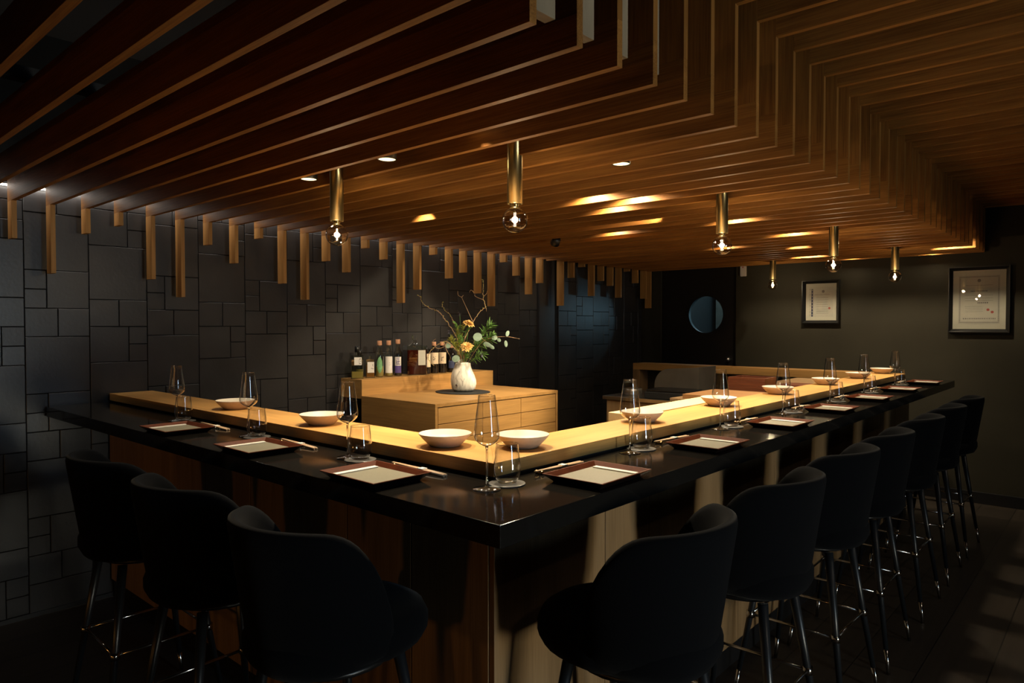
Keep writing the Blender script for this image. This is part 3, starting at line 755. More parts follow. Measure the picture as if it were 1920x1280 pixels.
for za, zb in ((.69, .46), (.46, .23), (.23, .02)): drawer(cols[0], cols[1], zb, za); drawer(cols[1], cols[3], zb, za)

sh = thing('bottle_shelf', 'oak box shelf against the tiled wall carrying the bottles', 'shelf', (-3.143, 2.52, 1.01))
BX('front_board', (.105, .126, -.68, .665, 0, .135), M['cab_y'], sh, .0008)
BX('top_board', (-.124, .1048, -.68, .665, .113, .135), M['cab_y'], sh, .0008)
BX('end_board', (-.124, .1048, -.68, -.658, 0, .1128), M['cab_x'], sh, .0008)
BX('end_board', (-.124, .1048, .643, .665, 0, .1128), M['cab_x'], sh, .0008)
BX('bottom_board', (-.124, .1048, -.6578, .6428, 0, .02), M['cab_y'], sh)
ZS = 1.145

# ------------------------------------------------------------------ bottles
def strokes(name, parent, ox, y0, y1, z0, z1, mat, n, seed, th=.0016):
    r = random.Random(seed); bm = bmesh.new()
    for _ in range(n):
        y, z = r.uniform(y0, y1), r.uniform(z0, z1)
        if r.random() < .5: w, h = r.uniform(.25, .7) * (y1 - y0), th
        else: w, h = th, r.uniform(.12, .3) * (z1 - z0)
        a, b = max(y - w / 2, y0), min(y + w / 2, y1); c, d = max(z - h / 2, z0), min(z + h / 2, z1)
        box(bm, ox, ox + .0004, a, b, c, d)
    return obj(name, bm, mat, parent)
def rows(bm, ox, y0, y1, z0, z1, n, th=.0011, seed=1):
    r = random.Random(seed)
    for i in range(n):
        z = z1 - (z1 - z0) * (i + .5) / n; y = y0
        while y < y1:
            w = r.uniform(.004, .012); e = min(y + w, y1)
            if e - y > .0015: box(bm, ox, ox + .0004, y, e, z - th / 2, z + th / 2)
            y = e + .0025
def prism(bm, hx, hy, z0, z1, ch=.006):
    pts = [(-hx + ch, -hy), (hx - ch, -hy), (hx, -hy + ch), (hx, hy - ch), (hx - ch, hy), (-hx + ch, hy), (-hx, hy - ch), (-hx, -hy + ch)]
    a = [bm.verts.new((x, y, z0)) for x, y in pts]; b = [bm.verts.new((x, y, z1)) for x, y in pts]
    bm.faces.new(list(reversed(a))); bm.faces.new(b)
    for i in range(8): bm.faces.new((a[i], a[(i + 1) % 8], b[(i + 1) % 8], b[i]))
RZB = -.62   # bottles are turned to face the room
def bottle(y, h, w, label, kind, liq=None, fill=.3, cap='cork', lab=None, round_=True, x=-3.14, rz=RZB, glass='glass_b'):
    t = thing('bottle', label, 'bottle', (x, y, ZS + .0003), rz, 'bottles on the oak shelf')
    r = w / 2; sh_ = h * .60
    nr = .0125
    ct = h * .86
    bm = bmesh.new()
    if round_:
        lathe(bm, [(r * .92, 0), (r, .006), (r, sh_), (r * .93, sh_ + .014), (r * .62, sh_ + .032), (nr + .003, sh_ + .045), (nr, sh_ + .055), (nr, ct), (nr + .002, ct + .002), (nr + .002, ct + .01)], 32, cap0=True, cap1=False)
    else:
        prism(bm, r * .72, r, 0, h * .72, .006); lathe(bm, [(r * .55, h * .72), (nr, h * .745), (nr, ct)], 24, cap0=False, cap1=False)
    obj('glass_body', bm, M[glass], t)
    if liq:
        bm = bmesh.new(); f = h * fill
        if round_: lathe(bm, [(r * .88, .004), (r * .94, .008), (r * .94, f), (.001, f)], 32, cap0=True, cap1=False)
        else: prism(bm, r * .72 - .004, r - .004, .005, f, .005)
        obj('spirit', bm, M[liq], t)
    if cap == 'cork':
        bm = bmesh.new(); lathe(bm, [(nr + .0045, ct + .004), (nr + .005, ct + .006), (nr + .005, h), (.001, h)], 24, cap0=True, cap1=False); obj('cork', bm, M['cork'], t)
    elif cap == 'black':
        bm = bmesh.new(); lathe(bm, [(nr + .004, ct - .01), (nr + .004, h), (.001, h)], 24, cap0=True, cap1=False); obj('cap', bm, M['black'], t)
    elif cap == 'crystal':
        bm = bmesh.new(); prism(bm, r * .42, r * .5, ct, h, .004); obj('stopper', bm, M['stem'], t)
    if lab:
        for (m, wy, za, zb, dy) in lab:
            xo = (r * .72 if not round_ else r)
            if round_:   # wrapped label
                bm = bmesh.new(); k = 12; a0 = -wy / r / 2 + dy / r; prev = None
                for i in range(k + 1):
                    a = a0 + wy / r * i / k; p = [bm.verts.new(((r + .0006) * math.cos(a), (r + .0006) * math.sin(a), z)) for z in (h * za, h * zb)]
                    if prev: bm.faces.new((prev[0], p[0], p[1], prev[1])).smooth = True
                    prev = p
                obj('label', bm, M[m], t)
            else: BX('label', (xo, xo + .0007, -wy / 2 + dy, wy / 2 + dy, h * za, h * zb), M[m], t)
    return t
b1 = bottle(1.89, .232, .088, 'clear square bottle with white label and black cap at the shelf end', 'sq', 'pale', .22, 'black', [('labelw', .052, .42, .66, .006)], False)
strokes('label_mark', b1, .0326, .010, .028, .104, .148, M['ink'], 9, 3, .0024)
b2 = bottle(2.005, .185, .066, 'small clear decanter with glass stopper, amber spirit and white label', 'sq', 'amber', .52, 'crystal', [('labelw', .048, .20, .62, .004)], False)
strokes('label_mark', b2, .0246, .004, .024, .06, .10, M['ink'], 7, 5, .0018)
b3 = bottle(2.09, .268, .062, 'slim corked bottle with a green leaf-shaped label', 'rd', 'pale', .30, 'cork', None)
bm = bmesh.new(); k = 18; prev = None
for i in range(k + 1):
    s = i / k; zc = .028 + .125 * s; w = .021 * math.sin(PI * s) ** .7
    p = [bm.verts.new((.0318 * math.cos(w * q / .031), .0318 * math.sin(w * q / .031), zc)) for q in (-1, -.5, 0, .5, 1)]
    if prev:
        for a in range(4): bm.faces.new((prev[a], prev[a + 1], p[a + 1], p[a])).smooth = True
    prev = p
obj('label', bm, M['labelg'], b3)
b4 = bottle(2.175, .268, .064, 'slim corked bottle with a tall plain white label', 'rd', 'pale', .16, 'cork', [('labelw', .056, .10, .56, 0)])
strokes('label_mark', b4, .0332, .004, .014, .08, .105, M['inkgrey'], 5, 8, .0012)
b5 = bottle(2.262, .276, .062, 'slim corked bottle with a purple and white patterned label', 'rd', 'glass_d', .10, 'cork', [('labelp', .052, .08, .28, 0), ('labelw', .052, .28, .52, 0)])
strokes('label_mark', b5, .0318, -.012, .014, .085, .14, M['labelp'], 22, 9, .003)
# big square decanter
t = thing('bottle', 'large square decanter of dark red-brown spirit with cream label', 'bottle', (-3.135, 2.425, ZS + .0003), -.30, 'bottles on the oak shelf')
bm = bmesh.new(); prism(bm, .058, .082, 0, .225, .010)
lathe(bm, [(.052, .2252), (.030, .238), (.0165, .248), (.0155, .268)], 28, cap0=False, cap1=False); obj('glass_body', bm, M['glass_b'], t)
bm = bmesh.new(); prism(bm, .054, .078, .006, .192, .008); obj('spirit', bm, M['redliq'], t)
bm = bmesh.new(); prism(bm, .014, .018, .270, .305, .006); obj('stopper', bm, M['stem'], t)
BX('label', (.0584, .0592, .004, .064, .075, .19), M['labelc'], t)
bm = bmesh.new(); rows(bm, .0593, .012, .056, .085, .18, 8, .0016, 4); obj('label_text', bm, M['inkgrey'], t)
for y, h, cap, l, sd in ((2.545, .215, 'black', 'round dark bottle with buff brush-lettered label beside the big decanter', 11), (2.628, .250, 'cork', 'round dark bottle with buff label and cork, behind the curled twig', 12), (2.712, .250, 'cork', 'round dark corked bottle with buff label, close to the vase', 13)):
    b = bottle(y, h, .080, l, 'rd', None, 0, cap, [('labelb', .074, .30 if h > .23 else .25, .66 if h > .23 else .74, 0)], glass='glass_d')
    strokes('label_mark', b, .0408, -.010, .012, .09, .135, M['ink'], 8, sd, .0026)
b = bottle(2.815, .225, .078, 'dark bottle with small navy label, half hidden behind the vase', 'rd', None, 0, 'cork', [('inkblue', .05, .15, .42, 0)], glass='glass_d')
b = bottle(2.91, .20, .07, 'short clear bottle behind the flowers at the shelf end', 'rd', 'amber', .4, 'black', [('labelw', .04, .2, .5, 0)])
b = bottle(1.955, .205, .06, 'clear bottle half hidden between square bottle and decanter', 'rd', 'pale', .3, 'black', None, x=-3.20)

# ------------------------------------------------------------------ vase and flowers
VX, VY, VZ = -2.674, 2.499, 1.032
bm = bmesh.new(); lathe(bm, [(.20, 0), (.205, .001), (.205, .005), (.20, .006), (.001, .006)], 64, cap0=True, cap1=False, sx=1.05, sy=.92)
o = obj('oval_mat', bm, M['blackmatt'], loc=(VX - .005, VY, VZ + .0003)); tag(o, 'thin black oval mat under the flower vase', 'mat')
CR = Vector((.747, .665, 0)); CF = Vector((-.665, .747, 0))
vase = thing('vase', 'pinched cream marbled ceramic vase holding the flowers', 'vase', (VX, VY, VZ + .0068), math.atan2(CR.y, CR.x))
bm = bmesh.new(); prof = [(.055, 0), (.072, .004), (.086, .022), (.094, .055), (.094, .085), (.086, .12), (.075, .15), (.064, .178), (.058, .200), (.056, .212)]
inn = [(.050, .212), (.052, .195), (.06, .16)]
seg = 48; rings = []
for r, z in prof + inn:
    rg = []
    for i in range(seg):
        a = 2 * PI * i / seg; k = 1 - .07 * math.exp(-((a - 4.72) / .25) ** 2) * (1 if z < .12 else .3) - .03 * math.sin(3 * a + 1) * (z / .2)
        q = .012 * math.sin(a * 2 + z * 20)
        rg.append(bm.verts.new((r * k * math.cos(a) * 1.0 + .004 * math.sin(z * 30), r * k * math.sin(a) * .82, z + q * (.35 if z > .15 else 0))))
    rings.append(rg)
for A, B in zip(rings, rings[1:]):
    for i in range(seg): bm.faces.new((A[i], A[(i + 1) % seg], B[(i + 1) % seg], B[i])).smooth = True
bm.faces.new(list(reversed(rings[0]))); bm.faces.new(rings[-1]); obj('body', bm, M['vase'], vase)
bm = bmesh.new()
tube(bm, [(-.045, -.0765, .055), (-.03, -.0795, .075), (-.048, -.068, .10), (-.035, -.064, .13), (-.02, -.062, .155)], .0009, 6)
tube(bm, [(.0, -.073, .045), (.002, -.0755, .075), (.015, -.073, .10)], .0009, 6); tube(bm, [(.002, -.0755, .075), (-.015, -.076, .10)], .0008, 6)
bmesh.ops.create_uvsphere(bm, u_segments=12, v_segments=8, radius=.007, matrix=Matrix.Translation((-.045, -.073, .052)))
obj('brown_vein', bm, M['vasemark'], vase)

GRID = 1 / 253.0
def FP(gx, gy, d=0.):
    """a point of the bouquet on a 4 mm drawing grid whose vase foot is (868, 735): sideways, up, and d metres deeper"""
    s = (gx - 868) * GRID; u = (735 - gy) * GRID
    return Vector((VX, VY, VZ)) + CR * s + CF * d + Vector((0, 0, u))
MOUTH = FP(868, 683)
def smooth_path(pts, n=6):
    out = []; P = [pts[0]] + pts + [pts[-1]]
    for i in range(1, len(P) - 2):
        for k in range(n):
            t = k / n; a, b, c, d = P[i - 1], P[i], P[i + 1], P[i + 2]
            out.append(.5 * ((2 * b) + (c - a) * t + (2 * a - 5 * b + 4 * c - d) * t * t + (3 * b - a - 3 * c + d) * t ** 3))
    out.append(pts[-1]); return out
def twig(label, path, r0=.0035, r1=.0012, side=(), wig=.004, d=0., leaves=None):
    base = MOUTH + Vector((0, 0, -.10))
    pts = [base] + [FP(x, y, dd) for x, y, dd in path]
    pp = smooth_path(pts); rr = random.Random(len(path) * 7 + int(path[0][0]))
    for i in range(3, len(pp)): pp[i] = pp[i] + Vector((rr.uniform(-1, 1), rr.uniform(-1, 1), rr.uniform(-1, 1))) * wig
    bm = bmesh.new(); tube(bm, pp, [r0 + (r1 - r0) * i / (len(pp) - 1) for i in range(len(pp))], 6)
    for s in side:
        q = smooth_path([FP(*s_) for s_ in s]); tube(bm, q, [.0022 - .0012 * i / (len(q) - 1) for i in range(len(q))], 5)
    for f in bm.faces: f.smooth = True
    o = obj('willow_twig', bm, M['twig']); tag(o, label, 'twig', 'curly willow twigs in the vase')
    bm = bmesh.new(); bmesh.ops.create_icosphere(bm, subdivisions=1, radius=.0006, matrix=Matrix.Translation(pp[-1]))
    for i in range(len(pp) // 3, len(pp), 2):
        bmesh.ops.create_icosphere(bm, subdivisions=1, radius=rr.uniform(.0018, .0034), matrix=Matrix.Translation(pp[i] + Vector((rr.uniform(-1, 1), rr.uniform(-1, 1), rr.uniform(-1, 1))) * .004) @ Matrix.Diagonal((1, 1, 1.8, 1)))
    bu = obj('buds', bm, M['ygreen'], o); bu['kind'] = 'stuff'
twig('knobbly willow twig reaching farthest toward the bottles', [(858, 640, 0), (846, 616, 0), (836, 602, .02), (826, 588, .03), (815, 581, .03), (800, 575, .04), (790, 566, .04), (787, 557, .04), (782, 554, .04)], .0042, .0016, wig=.005)
twig('thin willow twig curling up behind the long one', [(862, 640, .02), (850, 604, .03), (842, 590, .05), (832, 580, .05), (827, 572, .05), (829, 566, .05)], .003, .001)
twig('tall forked willow twig rising straight up with curled tips', [(870, 640, .03), (886, 604, .04), (896, 588, .04), (909, 574, .04), (906, 562, .04), (905, 545, .04), (906, 532, .04), (904, 524, .04)], .0045, .0012,
     side=[[(886, 604, .04), (878, 587, .05), (868, 565, .05), (865, 557, .05), (868, 553, .05)], [(865, 557, .05), (858, 553, .05), (857, 545, .05)], [(906, 562, .04), (896, 558, .05), (889, 554, .05), (890, 550, .05)], [(906, 555, .04), (911, 551, .03), (913, 545, .03)], [(909, 574, .04), (911, 580, .03), (911, 584, .03)], [(888, 549, .05), (882, 543, .06), (879, 548, .06)]])
twig('looping reddish willow twig curling down over the bottles', [(864, 668, -.03), (851, 650, -.05), (840, 640, -.06), (828, 642, -.06), (815, 651, -.06), (805, 664, -.06), (806, 676, -.06), (815, 684, -.06)], .0032, .0014, wig=.003,
     side=[[(834, 641, -.06), (838, 654, -.07), (845, 668, -.06), (843, 677, -.06)], [(840, 640, -.06), (832, 650, -.05), (820, 652, -.05), (813, 640, -.05), (818, 635, -.05)]])
def leaf(bm, p, d, n, L_, W_, fold=.15, ns=6):
    d = d.normalized(); s = d.cross(n).normalized(); n = s.cross(d).normalized(); prev = None
    for i in range(ns + 1):
        t = i / ns; w = W_ * math.sin(PI * min(1, t * .96 + .02)) ** .8
        c = p + d * L_ * t + n * (-.25 * L_ * t * t)
        q = [bm.verts.new(c - s * w + n * fold * w), bm.verts.new(c), bm.verts.new(c + s * w + n * fold * w)]
        if prev:
            for a in range(2): bm.faces.new((prev[a], prev[a + 1], q[a + 1], q[a])).smooth = True
        prev = q
def leafy(name, label, stem, leaves, mat, lw, group, cat, stemmat='green', seed=0, spread=1., up=.3, r=.0016):
    rr = random.Random(seed); pts = smooth_path([MOUTH + Vector((0, 0, -.08))] + [FP(*q) for q in stem])
    bm = bmesh.new(); tube(bm, pts, r, 5)
    o = obj(name, bm, M[stemmat]); tag(o, label, cat, group)
    bm = bmesh.new(); n0 = len(pts) // 3
    for i in range(leaves):
        f = rr.uniform(0.0, 1.); k = n0 + f * (len(pts) - 1 - n0); a = int(k); p = pts[a].lerp(pts[min(a + 1, len(pts) - 1)], k - a)
        d = (pts[-1] - pts[n0]).normalized() * (.35 + .5 * f) + Vector((rr.uniform(-1, 1), rr.uniform(-1, 1), rr.uniform(-1, 1) + up)) * spread
        leaf(bm, p, d, Vector((rr.uniform(-1, 1), rr.uniform(-1, 1), 1)), lw[0] * rr.uniform(.7, 1.15), lw[1] * rr.uniform(.8, 1.1))
    q = obj('leaves', bm, M[mat], o); q['kind'] = 'stuff'
    return o
G1 = 'leafy stems in the vase'
leafy('fern_stem', 'dark green feathery stem spreading toward the drawers', [(876, 670, -.02), (896, 648, -.02), (912, 638, -.01), (920, 632, 0)], 120, 'green', (.066, .0036), G1, 'stem', seed=1, spread=.75)
leafy('fern_stem', 'dark green feathery stem rising behind the upper flower', [(880, 660, .03), (897, 636, .04), (912, 618, .05), (918, 612, .05)], 100, 'green', (.064, .0036), G1, 'stem', seed=2, spread=.8)
leafy('fern_stem', 'green feathery stem drooping low beside the vase mouth', [(882, 678, -.02), (895, 668, -.02), (903, 664, -.02)], 60, 'green', (.055, .003), G1, 'stem', seed=3, spread=.8, up=-.2)
leafy('filler_stem', 'yellow-green filler stem between the two apricot flowers', [(862, 660, 0), (858, 640, 0), (856, 620, 0)], 120, 'ygreen', (.038, .0030), G1, 'stem', seed=4, spread=.8)
leafy('filler_stem', 'yellow-green filler stem leaning toward the bottles', [(860, 664, -.01), (850, 645, -.01), (846, 636, -.01)], 120, 'ygreen', (.040, .0030), G1, 'stem', seed=5, spread=.9)
leafy('filler_stem', 'yellow-green filler stem upright at the back of the bouquet', [(866, 660, .02), (864, 636, .03), (868, 612, .03)], 90, 'ygreen', (.038, .0030), G1, 'stem', seed=6, spread=.8)
leafy('leafy_stem', 'broad green leaves cupping the upper apricot flower', [(866, 650, .01), (872, 625, .01), (876, 612, .0)], 7, 'green', (.060, .013), G1, 'stem', seed=7, spread=.7)
leafy('leafy_stem', 'broad green leaves beside the long knobbly twig', [(862, 650, .0), (856, 620, .0), (856, 606, .0)], 6, 'green', (.055, .014), G1, 'stem', seed=8, spread=.7)
leafy('leafy_stem', 'short green leaves tucked low at the vase mouth', [(872, 676, -.04), (878, 662, -.05), (882, 655, -.05)], 12, 'green', (.045, .010), G1, 'stem', seed=18, spread=.9)
def disc_leaf(bm, c, r, sx=1., rot=0., tilt=(0, 0)):
    a = CR * math.cos(rot) + Vector((0, 0, math.sin(rot))); b = (Vector((0, 0, math.cos(rot))) - CR * math.sin(rot)) * 1.0 + CF * tilt[0]
    m = bm.verts.new(c - CF * .003); rg = [bm.verts.new(c + a * r * sx * math.cos(t) + b * r * math.sin(t)) for t in [2 * PI * i / 16 for i in range(16)]]
    for i in range(16): bm.faces.new((m, rg[i], rg[(i + 1) % 16])).smooth = True
def euc(label, stem, leaves, mat='euc'):
    pts = smooth_path([MOUTH + Vector((0, 0, -.06))] + [FP(*q) for q in stem]); bm = bmesh.new(); tube(bm, pts, .0014, 5)
    o = obj('eucalyptus_sprig', bm, M['twig']); tag(o, label, 'sprig', 'eucalyptus sprigs in the vase')
    for x, y, d, r, sx, rot in leaves:
        bm = bmesh.new(); disc_leaf(bm, FP(x, y, d), r, sx, rot, (.3,)); obj('leaf', bm, M[mat], o)
euc('pale round-leaved eucalyptus sprig low over the vase shoulder', [(862, 676, -.06), (857, 671, -.08)], [(856, 671, -.09, .025, 1.15, .3), (841, 647, -.05, .020, 1.1, .8)])
euc('pale round-leaved eucalyptus sprig in the middle of the bouquet', [(880, 660, -.04), (896, 632, -.06), (914, 642, -.06)], [(896, 631, -.08, .030, 1.1, .2), (914, 645, -.08, .030, .55, 1.2), (921, 649, -.07, .027, .5, 1.0)])
euc('long reddish eucalyptus sprig reaching out toward the kitchen', [(884, 668, -.03), (905, 640, -.03), (928, 632, -.03), (950, 631, -.03), (963, 633, -.02), (974, 635, -.02)],
    [(951, 625, -.03, .022, .6, -.3), (948, 644, -.03, .024, .5, .1), (927, 633, -.03, .018, 1.2, .3), (935, 637, -.03, .016, .8, .8)], 'euc')
def flower(label, c, r, n, tilt):
    t = thing('flower', label, 'flower', c, 0, 'apricot flowers in the vase'); rr = random.Random(int(c[2] * 1000))
    bm = bmesh.new(); base = MOUTH + Vector((0, 0, -.06)) - Vector(c); tube(bm, smooth_path([base, base * .4 + Vector((0, 0, .004)), Vector((0, 0, -.012))]), .0022, 6); obj('stem', bm, M['green'], t)
    nrm = tilt.normalized(); a = nrm.cross(Vector((0, 0, 1)) if abs(nrm.z) < .9 else Vector((1, 0, 0))).normalized(); b = nrm.cross(a)
    for ly, (k, L_, open_) in enumerate(((n, r, .25), (n - 2, r * .82, .7), (n - 3, r * .58, 1.5))):
        bm = bmesh.new()
        for i in range(k):
            th = 2 * PI * (i + .4 * ly) / k + rr.uniform(-.1, .1); d = a * math.cos(th) + b * math.sin(th) + nrm * open_
            leaf(bm, nrm * (-.002 + .003 * ly), d, nrm, L_ * rr.uniform(.85, 1.1), L_ * .30, .5)
        obj('petals', bm, M['petal'], t)
    bm = bmesh.new(); lathe(bm, [(.002, -.022), (.007, -.012), (.010, -.002)], 12, cap0=True, cap1=False); obj('calyx', bm, M['ygreen'], t)
flower('upper apricot flower opening toward the kitchen door', FP(879, 607, -.03), .046, 12, CR * .4 - CF * .45 + Vector((0, 0, 1)))
flower('lower apricot flower facing the bar', FP(876, 649, -.08), .050, 13, -CF * .75 + Vector((0, 0, .8)))
for x, y, d, l in ((861, 588, .02, 'small grey-blue thistle above the upper flower'), (903, 664, -.06, 'small grey-blue thistle low by the drawers side of the vase'), (841, 622, .0, 'small grey-blue thistle beside the long twig')):
    pts = smooth_path([MOUTH + Vector((0, 0, -.06)), FP((x + 868) / 2, (y + 683) / 2, d / 2), FP(x, y, d)]); bm = bmesh.new(); tube(bm, pts, .0011, 5)
    o = obj('thistle', bm, M['green']); tag(o, l, 'thistle', 'thistles in the vase'); rr = random.Random(x); bm = bmesh.new()
    for _ in range(34): leaf(bm, FP(x, y, d), Vector((rr.uniform(-1, 1), rr.uniform(-1, 1), rr.uniform(-1, 1))), Vector((0, 0, 1)), .024, .0016, ns=3)
    obj('head', bm, M['thistle'], o)

# ------------------------------------------------------------------ far service zone
r_ = thing('oak_rail', 'oak portal rail closing the far end of the bar', 'rail', (-2.84, 5.12, 0))
BX('top_rail', (0, 2.30, 0, .20, 1.070, 1.135), M['cab_x'], r_, .001)
BX('post', (0, .075, 0, .20, 0, 1.0698), M['front_z'], r_, .001)
BX('back_panel', (.0752, 2.30, .17, .19, 0, 1.0698), M['wall'], r_)
k = thing('steel_counter', 'stainless steel work counter with oak front beyond the drawers', 'counter', (-2.2, 3.62, 0))
BX('worktop', (0, 1.14, 0, .70, .925, .955), M['steel'], k, .002); BX('body', (.03, 1.14, .02, .70, 0, .9248), M['front_z'], k)
k = thing('steel_splash_guard', 'curved grey steel guard standing on the work counter', 'guard', (-1.95, 4.02, .9555))
bm = bmesh.new(); pr = []
ptsg = [(0, 0)] + [(.14 - .14 * math.cos(a), .075 + .14 * math.sin(a)) for a in [PI / 2 * i / 10 for i in range(11)]] + [(.40, .235), (.40, 0)]
a = [bm.verts.new((x, 0, z)) for x, z in ptsg]; b_ = [bm.verts.new((x, .012, z)) for x, z in ptsg]
bm.faces.new(a); bm.faces.new(list(reversed(b_)))
for i in range(len(a)): bm.faces.new((a[i], a[(i + 1) % len(a)], b_[(i + 1) % len(a)], b_[i]))
obj('panel', bm, M['steelmatt'], k); BX('return', (.38, .40, .0122, .3, 0, .235), M['steelmatt'], k)
bm = bmesh.new(); lathe(bm, [(.07, 0), (.075, .002), (.075, .05), (.07, .052), (.001, .052)], 32, cap0=True, cap1=False)
o = obj('steel_canister', bm, M['steel'], loc=(-2.06, 3.86, .9555)); tag(o, 'low round steel canister on the work counter beside the guard', 'canister')
k = thing('black_grill', 'low black tabletop grill standing before the steel guard', 'grill', (-1.66, 3.80, .9555), .1)
BX('body', (-.18, .20, -.14, .14, .0, .055), M['blackmatt'], k, .008); BX('lid', (-.17, .19, -.13, .13, .0552, .072), M['black'], k, .006)
bm = bmesh.new(); tube(bm, [(.2, .06, .03), (.235, .06, .03), (.235, -.06, .03), (.2, -.06, .03)], .005, 8); obj('handle', bm, M['steel'], k)

k = thing('prep_bench', 'oak preparation bench standing behind the serving ledge', 'bench', (-.87, 1.40, 0))
BX('body', (.19, .338, 0, 1.2, 0, 1.078), M['blackmatt'], k); BX('body', (-.15, .338, 1.2002, 3.3, 0, 1.078), M['blackmatt'], k)
BX('worktop', (.185, .338, -.005, 1.195, 1.0782, 1.098), M['front_z'], k, .002); BX('worktop', (-.155, .338, 1.1952, 3.31, 1.0782, 1.098), M['front_z'], k, .002)
k = BX('chopping_board', (0, .145, 0, .88, 0, .053), M['board'], bevel=.002, loc=(-.680, 1.43, 1.0985)); tag(k, 'thick pale wooden chopping board beside the serving ledge', 'chopping board')
bm = bmesh.new(); lathe(bm, [(.03, 0), (.034, .001), (.048, .016), (.050, .018), (.047, .0178), (.032, .006), (.001, .005)], 32, cap0=True, cap1=False)
o = obj('small_dish', bm, M['ceramic_in'], loc=(-.60, 1.345, 1.0985)); tag(o, 'small white dish at the near end of the chopping board', 'dish')
struct_under = BX('dish_stand', (0, .12, 0, .10, 0, 1.098), M['blackmatt'], loc=(-.66, 1.295, 0)); tag(struct_under, 'narrow black end cabinet beside the preparation bench', 'cabinet')
k = BX('brown_board', (0, .38, 0, .42, 0, .026), M['board2'], bevel=.002, loc=(-.955, 2.62, 1.0985)); tag(k, 'brown wooden board lying past the pale chopping board', 'board')
for i in range(6):
    o = thing('wooden_box_tray', 'red-brown slatted box tray, %s of the stack' % ['bottom', 'second', 'third', 'fourth', 'fifth', 'top'][i], 'box tray', (-.80, 3.26, 1.0985 + i * .0165), .0 + .01 * (i % 2), 'stacked red-brown box trays')
    hx, hy = .12, .10
    BX('side', (-hx, hx, -hy, -hy + .012, 0, .016), M['redbox'], o, .0008); BX('side', (-hx, hx, hy - .012, hy, 0, .016), M['redbox'], o, .0008)
    BX('side', (-hx, -hx + .012, -hy + .0122, hy - .0122, 0, .016), M['redbox'], o); BX('side', (hx - .012, hx, -hy + .0122, hy - .0122, 0, .016), M['redbox'], o); BX('bottom', (-hx + .0122, hx - .0122, -hy + .0122, hy - .0122, 0, .004), M['redbox'], o)
o = BX('folded_cloth', (-.10, .10, -.08, .08, 0, .03), M['redbox'], bevel=.008, loc=(-.68, 3.75, 1.0985)); tag(o, 'low red-brown box lid lying past the stacked trays', 'lid')

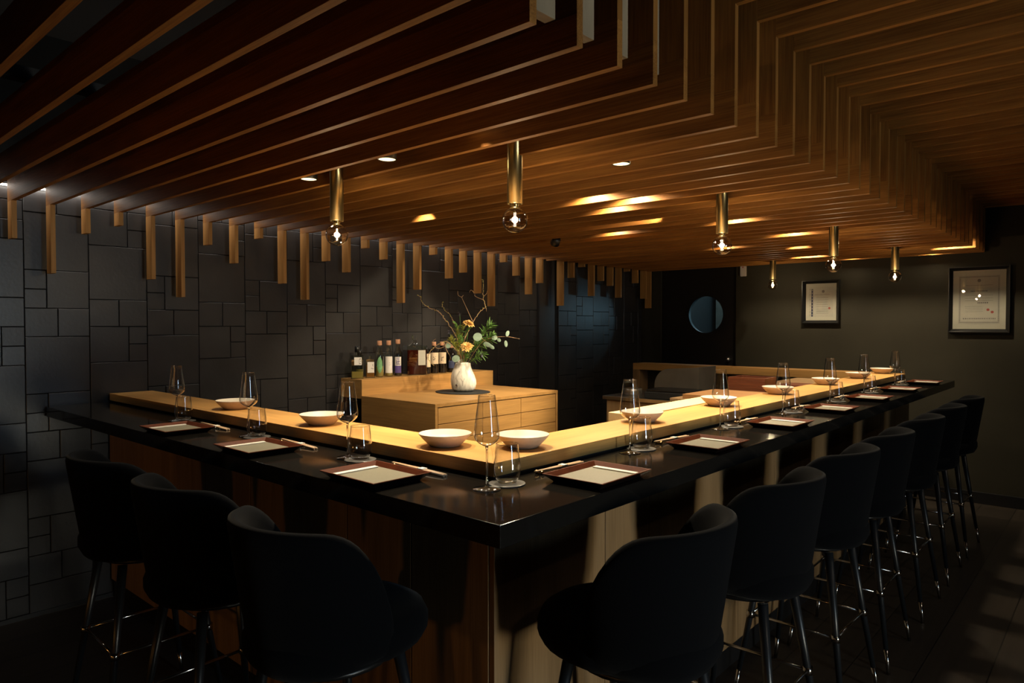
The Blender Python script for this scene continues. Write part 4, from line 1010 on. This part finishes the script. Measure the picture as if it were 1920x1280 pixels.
# ------------------------------------------------------------------ certificates and wall device
def certificate(x0, x1, z0, z1, label, style):
    w, h = x1 - x0, z1 - z0
    t = thing('framed_certificate', label, 'picture frame', ((x0 + x1) / 2, YF - .0005, z0), 0)
    hw = w / 2; d = .042; fwid = .030
    bm = bmesh.new()
    O = [(-hw, 0), (hw, 0), (hw, h), (-hw, h)]; I = [(-hw + fwid, fwid), (hw - fwid, fwid), (hw - fwid, h - fwid), (-hw + fwid, h - fwid)]
    lev = [(O, 0), (O, -d), ([(-hw + .006, .006), (hw - .006, .006), (hw - .006, h - .006), (-hw + .006, h - .006)], -d), (I, -.014), (I, 0)]
    R = [[bm.verts.new((x, y, z)) for x, z in pts] for pts, y in lev]
    for A, B in zip(R, R[1:]):
        for i in range(4): bm.faces.new((A[i], A[(i + 1) % 4], B[(i + 1) % 4], B[i]))
    obj('frame', bm, M['black'], t)
    a, b, c, e = -hw + fwid, hw - fwid, fwid, h - fwid
    BX('mount', (a, b, -.006, -.001, c, e), M['matboard'], t)
    mw = .030 if style == 1 else .040
    pa, pb, pc, pe = a + mw, b - mw, c + mw * 1.1, e - mw * 1.1
    p = BX('certificate', (pa, pb, -.0072, -.0062, pc, pe), M['cert'], t)
    Y = -.0078
    bm = bmesh.new()
    def bar(x0, x1, z0, z1): box(bm, x0, x1, Y, Y + .0004, z0, z1)
    rr = random.Random(style)
    def textline(x0, x1, z, th, gap=.003, lo=.003, hi=.010):
        x = x0
        while x < x1:
            q = min(x + rr.uniform(lo, hi), x1)
            if q - x > .001: bar(x, q, z - th / 2, z + th / 2)
            x = q + gap
    W = pb - pa; Hh = pe - pc
    if style == 2:
        # ornate border of small ticks
        nb = 46
        for i in range(nb):
            s = pa + .006 + (W - .012) * (i + .5) / nb
            for z in (pc + .008, pe - .008 - .010): bar(s - .0015, s + .0015, z, z + .010)
        nb = 60
        for i in range(nb):
            s = pc + .02 + (Hh - .04) * (i + .5) / nb
            for x in (pa + .006, pb - .006 - .010): bar(x, x + .010, s - .0015, s + .0015)
        textline(pa + .05, pb - .05, pe - .085, .0035); textline(pa + .09, pb - .09, pe - .135, .010, .004, .006, .012)
        textline(pa + .05, pb - .05, pe - .17, .003)
        for z in (.195, .215): textline(pa + .05, pb - .05, pe - z, .003)
        for z in (.265, .28, .295, .31): textline(pa + .05, pb - .12, pe - z, .003)
        textline(pa + .14, pb - .08, pe - .235, .012, .005, .007, .012)
        textline(pa + .035, pb - .03, pc + .045, .010, .006, .005, .010)
    else:
        textline(pa + .055, pb - .03, pe - .075, .004)
        for i in range(8): textline(pa + .07, pb - .045, pe - .105 - i * .022, .003)
        for i in range(2): textline(pa + .07, pb - .05, pc + .05 + i * .018, .003)
        for z in (.02, .05, .11, .17, .22, .27): textline(pa + .006, pa + .016, pc + z, .006)
    obj('lettering', bm, M['inkgrey'], t)
    if style == 1:
        q = BX('side_stripe', (pa + .022, pa + .038, Y, Y + .0005, pc + .004, pe - .02), M['inkblue'], t)
        bm = bmesh.new()
        for i in range(10): 
            z = pc + .02 + i * .03; box(bm, pa + .026, pa + .034, Y - .0004, Y, z, z + .006)
        obj('stripe_mark', bm, M['cert'], t)
    bm = bmesh.new(); cxm = (pa + pb) / 2 + (.02 if style == 1 else 0)
    vs = [bm.verts.new((cxm + .013 * math.cos(a_), Y, pe - .045 + .014 * math.sin(a_))) for a_ in [2 * PI * i / 20 for i in range(20)]]; bm.faces.new(vs); obj('crest', bm, M['inkgrey'], t)
    bm = bmesh.new()
    for (sx, sz) in (((pb - .055, pc + .10), (pb - .085, pc + .12)) if style == 2 else ((pb - .035, pc + .085),)):
        vs = [bm.verts.new((sx + .011 * math.cos(a_), Y - .0004, sz + .011 * math.sin(a_))) for a_ in [2 * PI * i / 20 for i in range(20)]]; bm.faces.new(vs)
    obj('red_seal', bm, M['stampred'], t)
    BX('glass', (a, b, -.0135, -.0125, c, e), M['pane'], t)
certificate(-1.425, -1.078, 1.545, 1.965, 'smaller black-framed certificate with a dark stripe, between two pendants', 1)
certificate(-.178, .262, 1.465, 2.028, 'larger black-framed certificate with ornate border, on the olive wall', 2)
t = thing('door_sensor', 'small white sensor box on the wall beside the kitchen door', 'sensor', (-2.035, YF - .0005, 2.04))
BX('case', (-.033, .033, -.028, 0, 0, .12), M['seal'], t, .008)
bm = bmesh.new(); vs = [bm.verts.new((.008 * math.cos(a_), -.0285, .095 + .008 * math.sin(a_))) for a_ in [2 * PI * i / 16 for i in range(16)]]; bm.faces.new(vs); obj('led_dot', bm, M['stampred'], t)

# ------------------------------------------------------------------ world and view
w = bpy.data.worlds.new('world'); scene.world = w; w.use_nodes = True
w.node_tree.nodes['Background'].inputs[0].default_value = (.35, .5, .7, 1); w.node_tree.nodes['Background'].inputs[1].default_value = .3
vs_ = scene.view_settings; vs_.view_transform = 'Standard'; vs_.look = 'None'; vs_.gamma = 1; vs_.use_curve_mapping = False; vs_.exposure = 0
c = scene.cycles
c.use_denoising = True; c.max_bounces = 10; c.transparent_max_bounces = 24; c.diffuse_bounces = 4; c.glossy_bounces = 4; c.transmission_bounces = 8
c.sample_clamp_indirect = 4; c.caustics_reflective = False; c.caustics_refractive = False; c.blur_glossy = .5
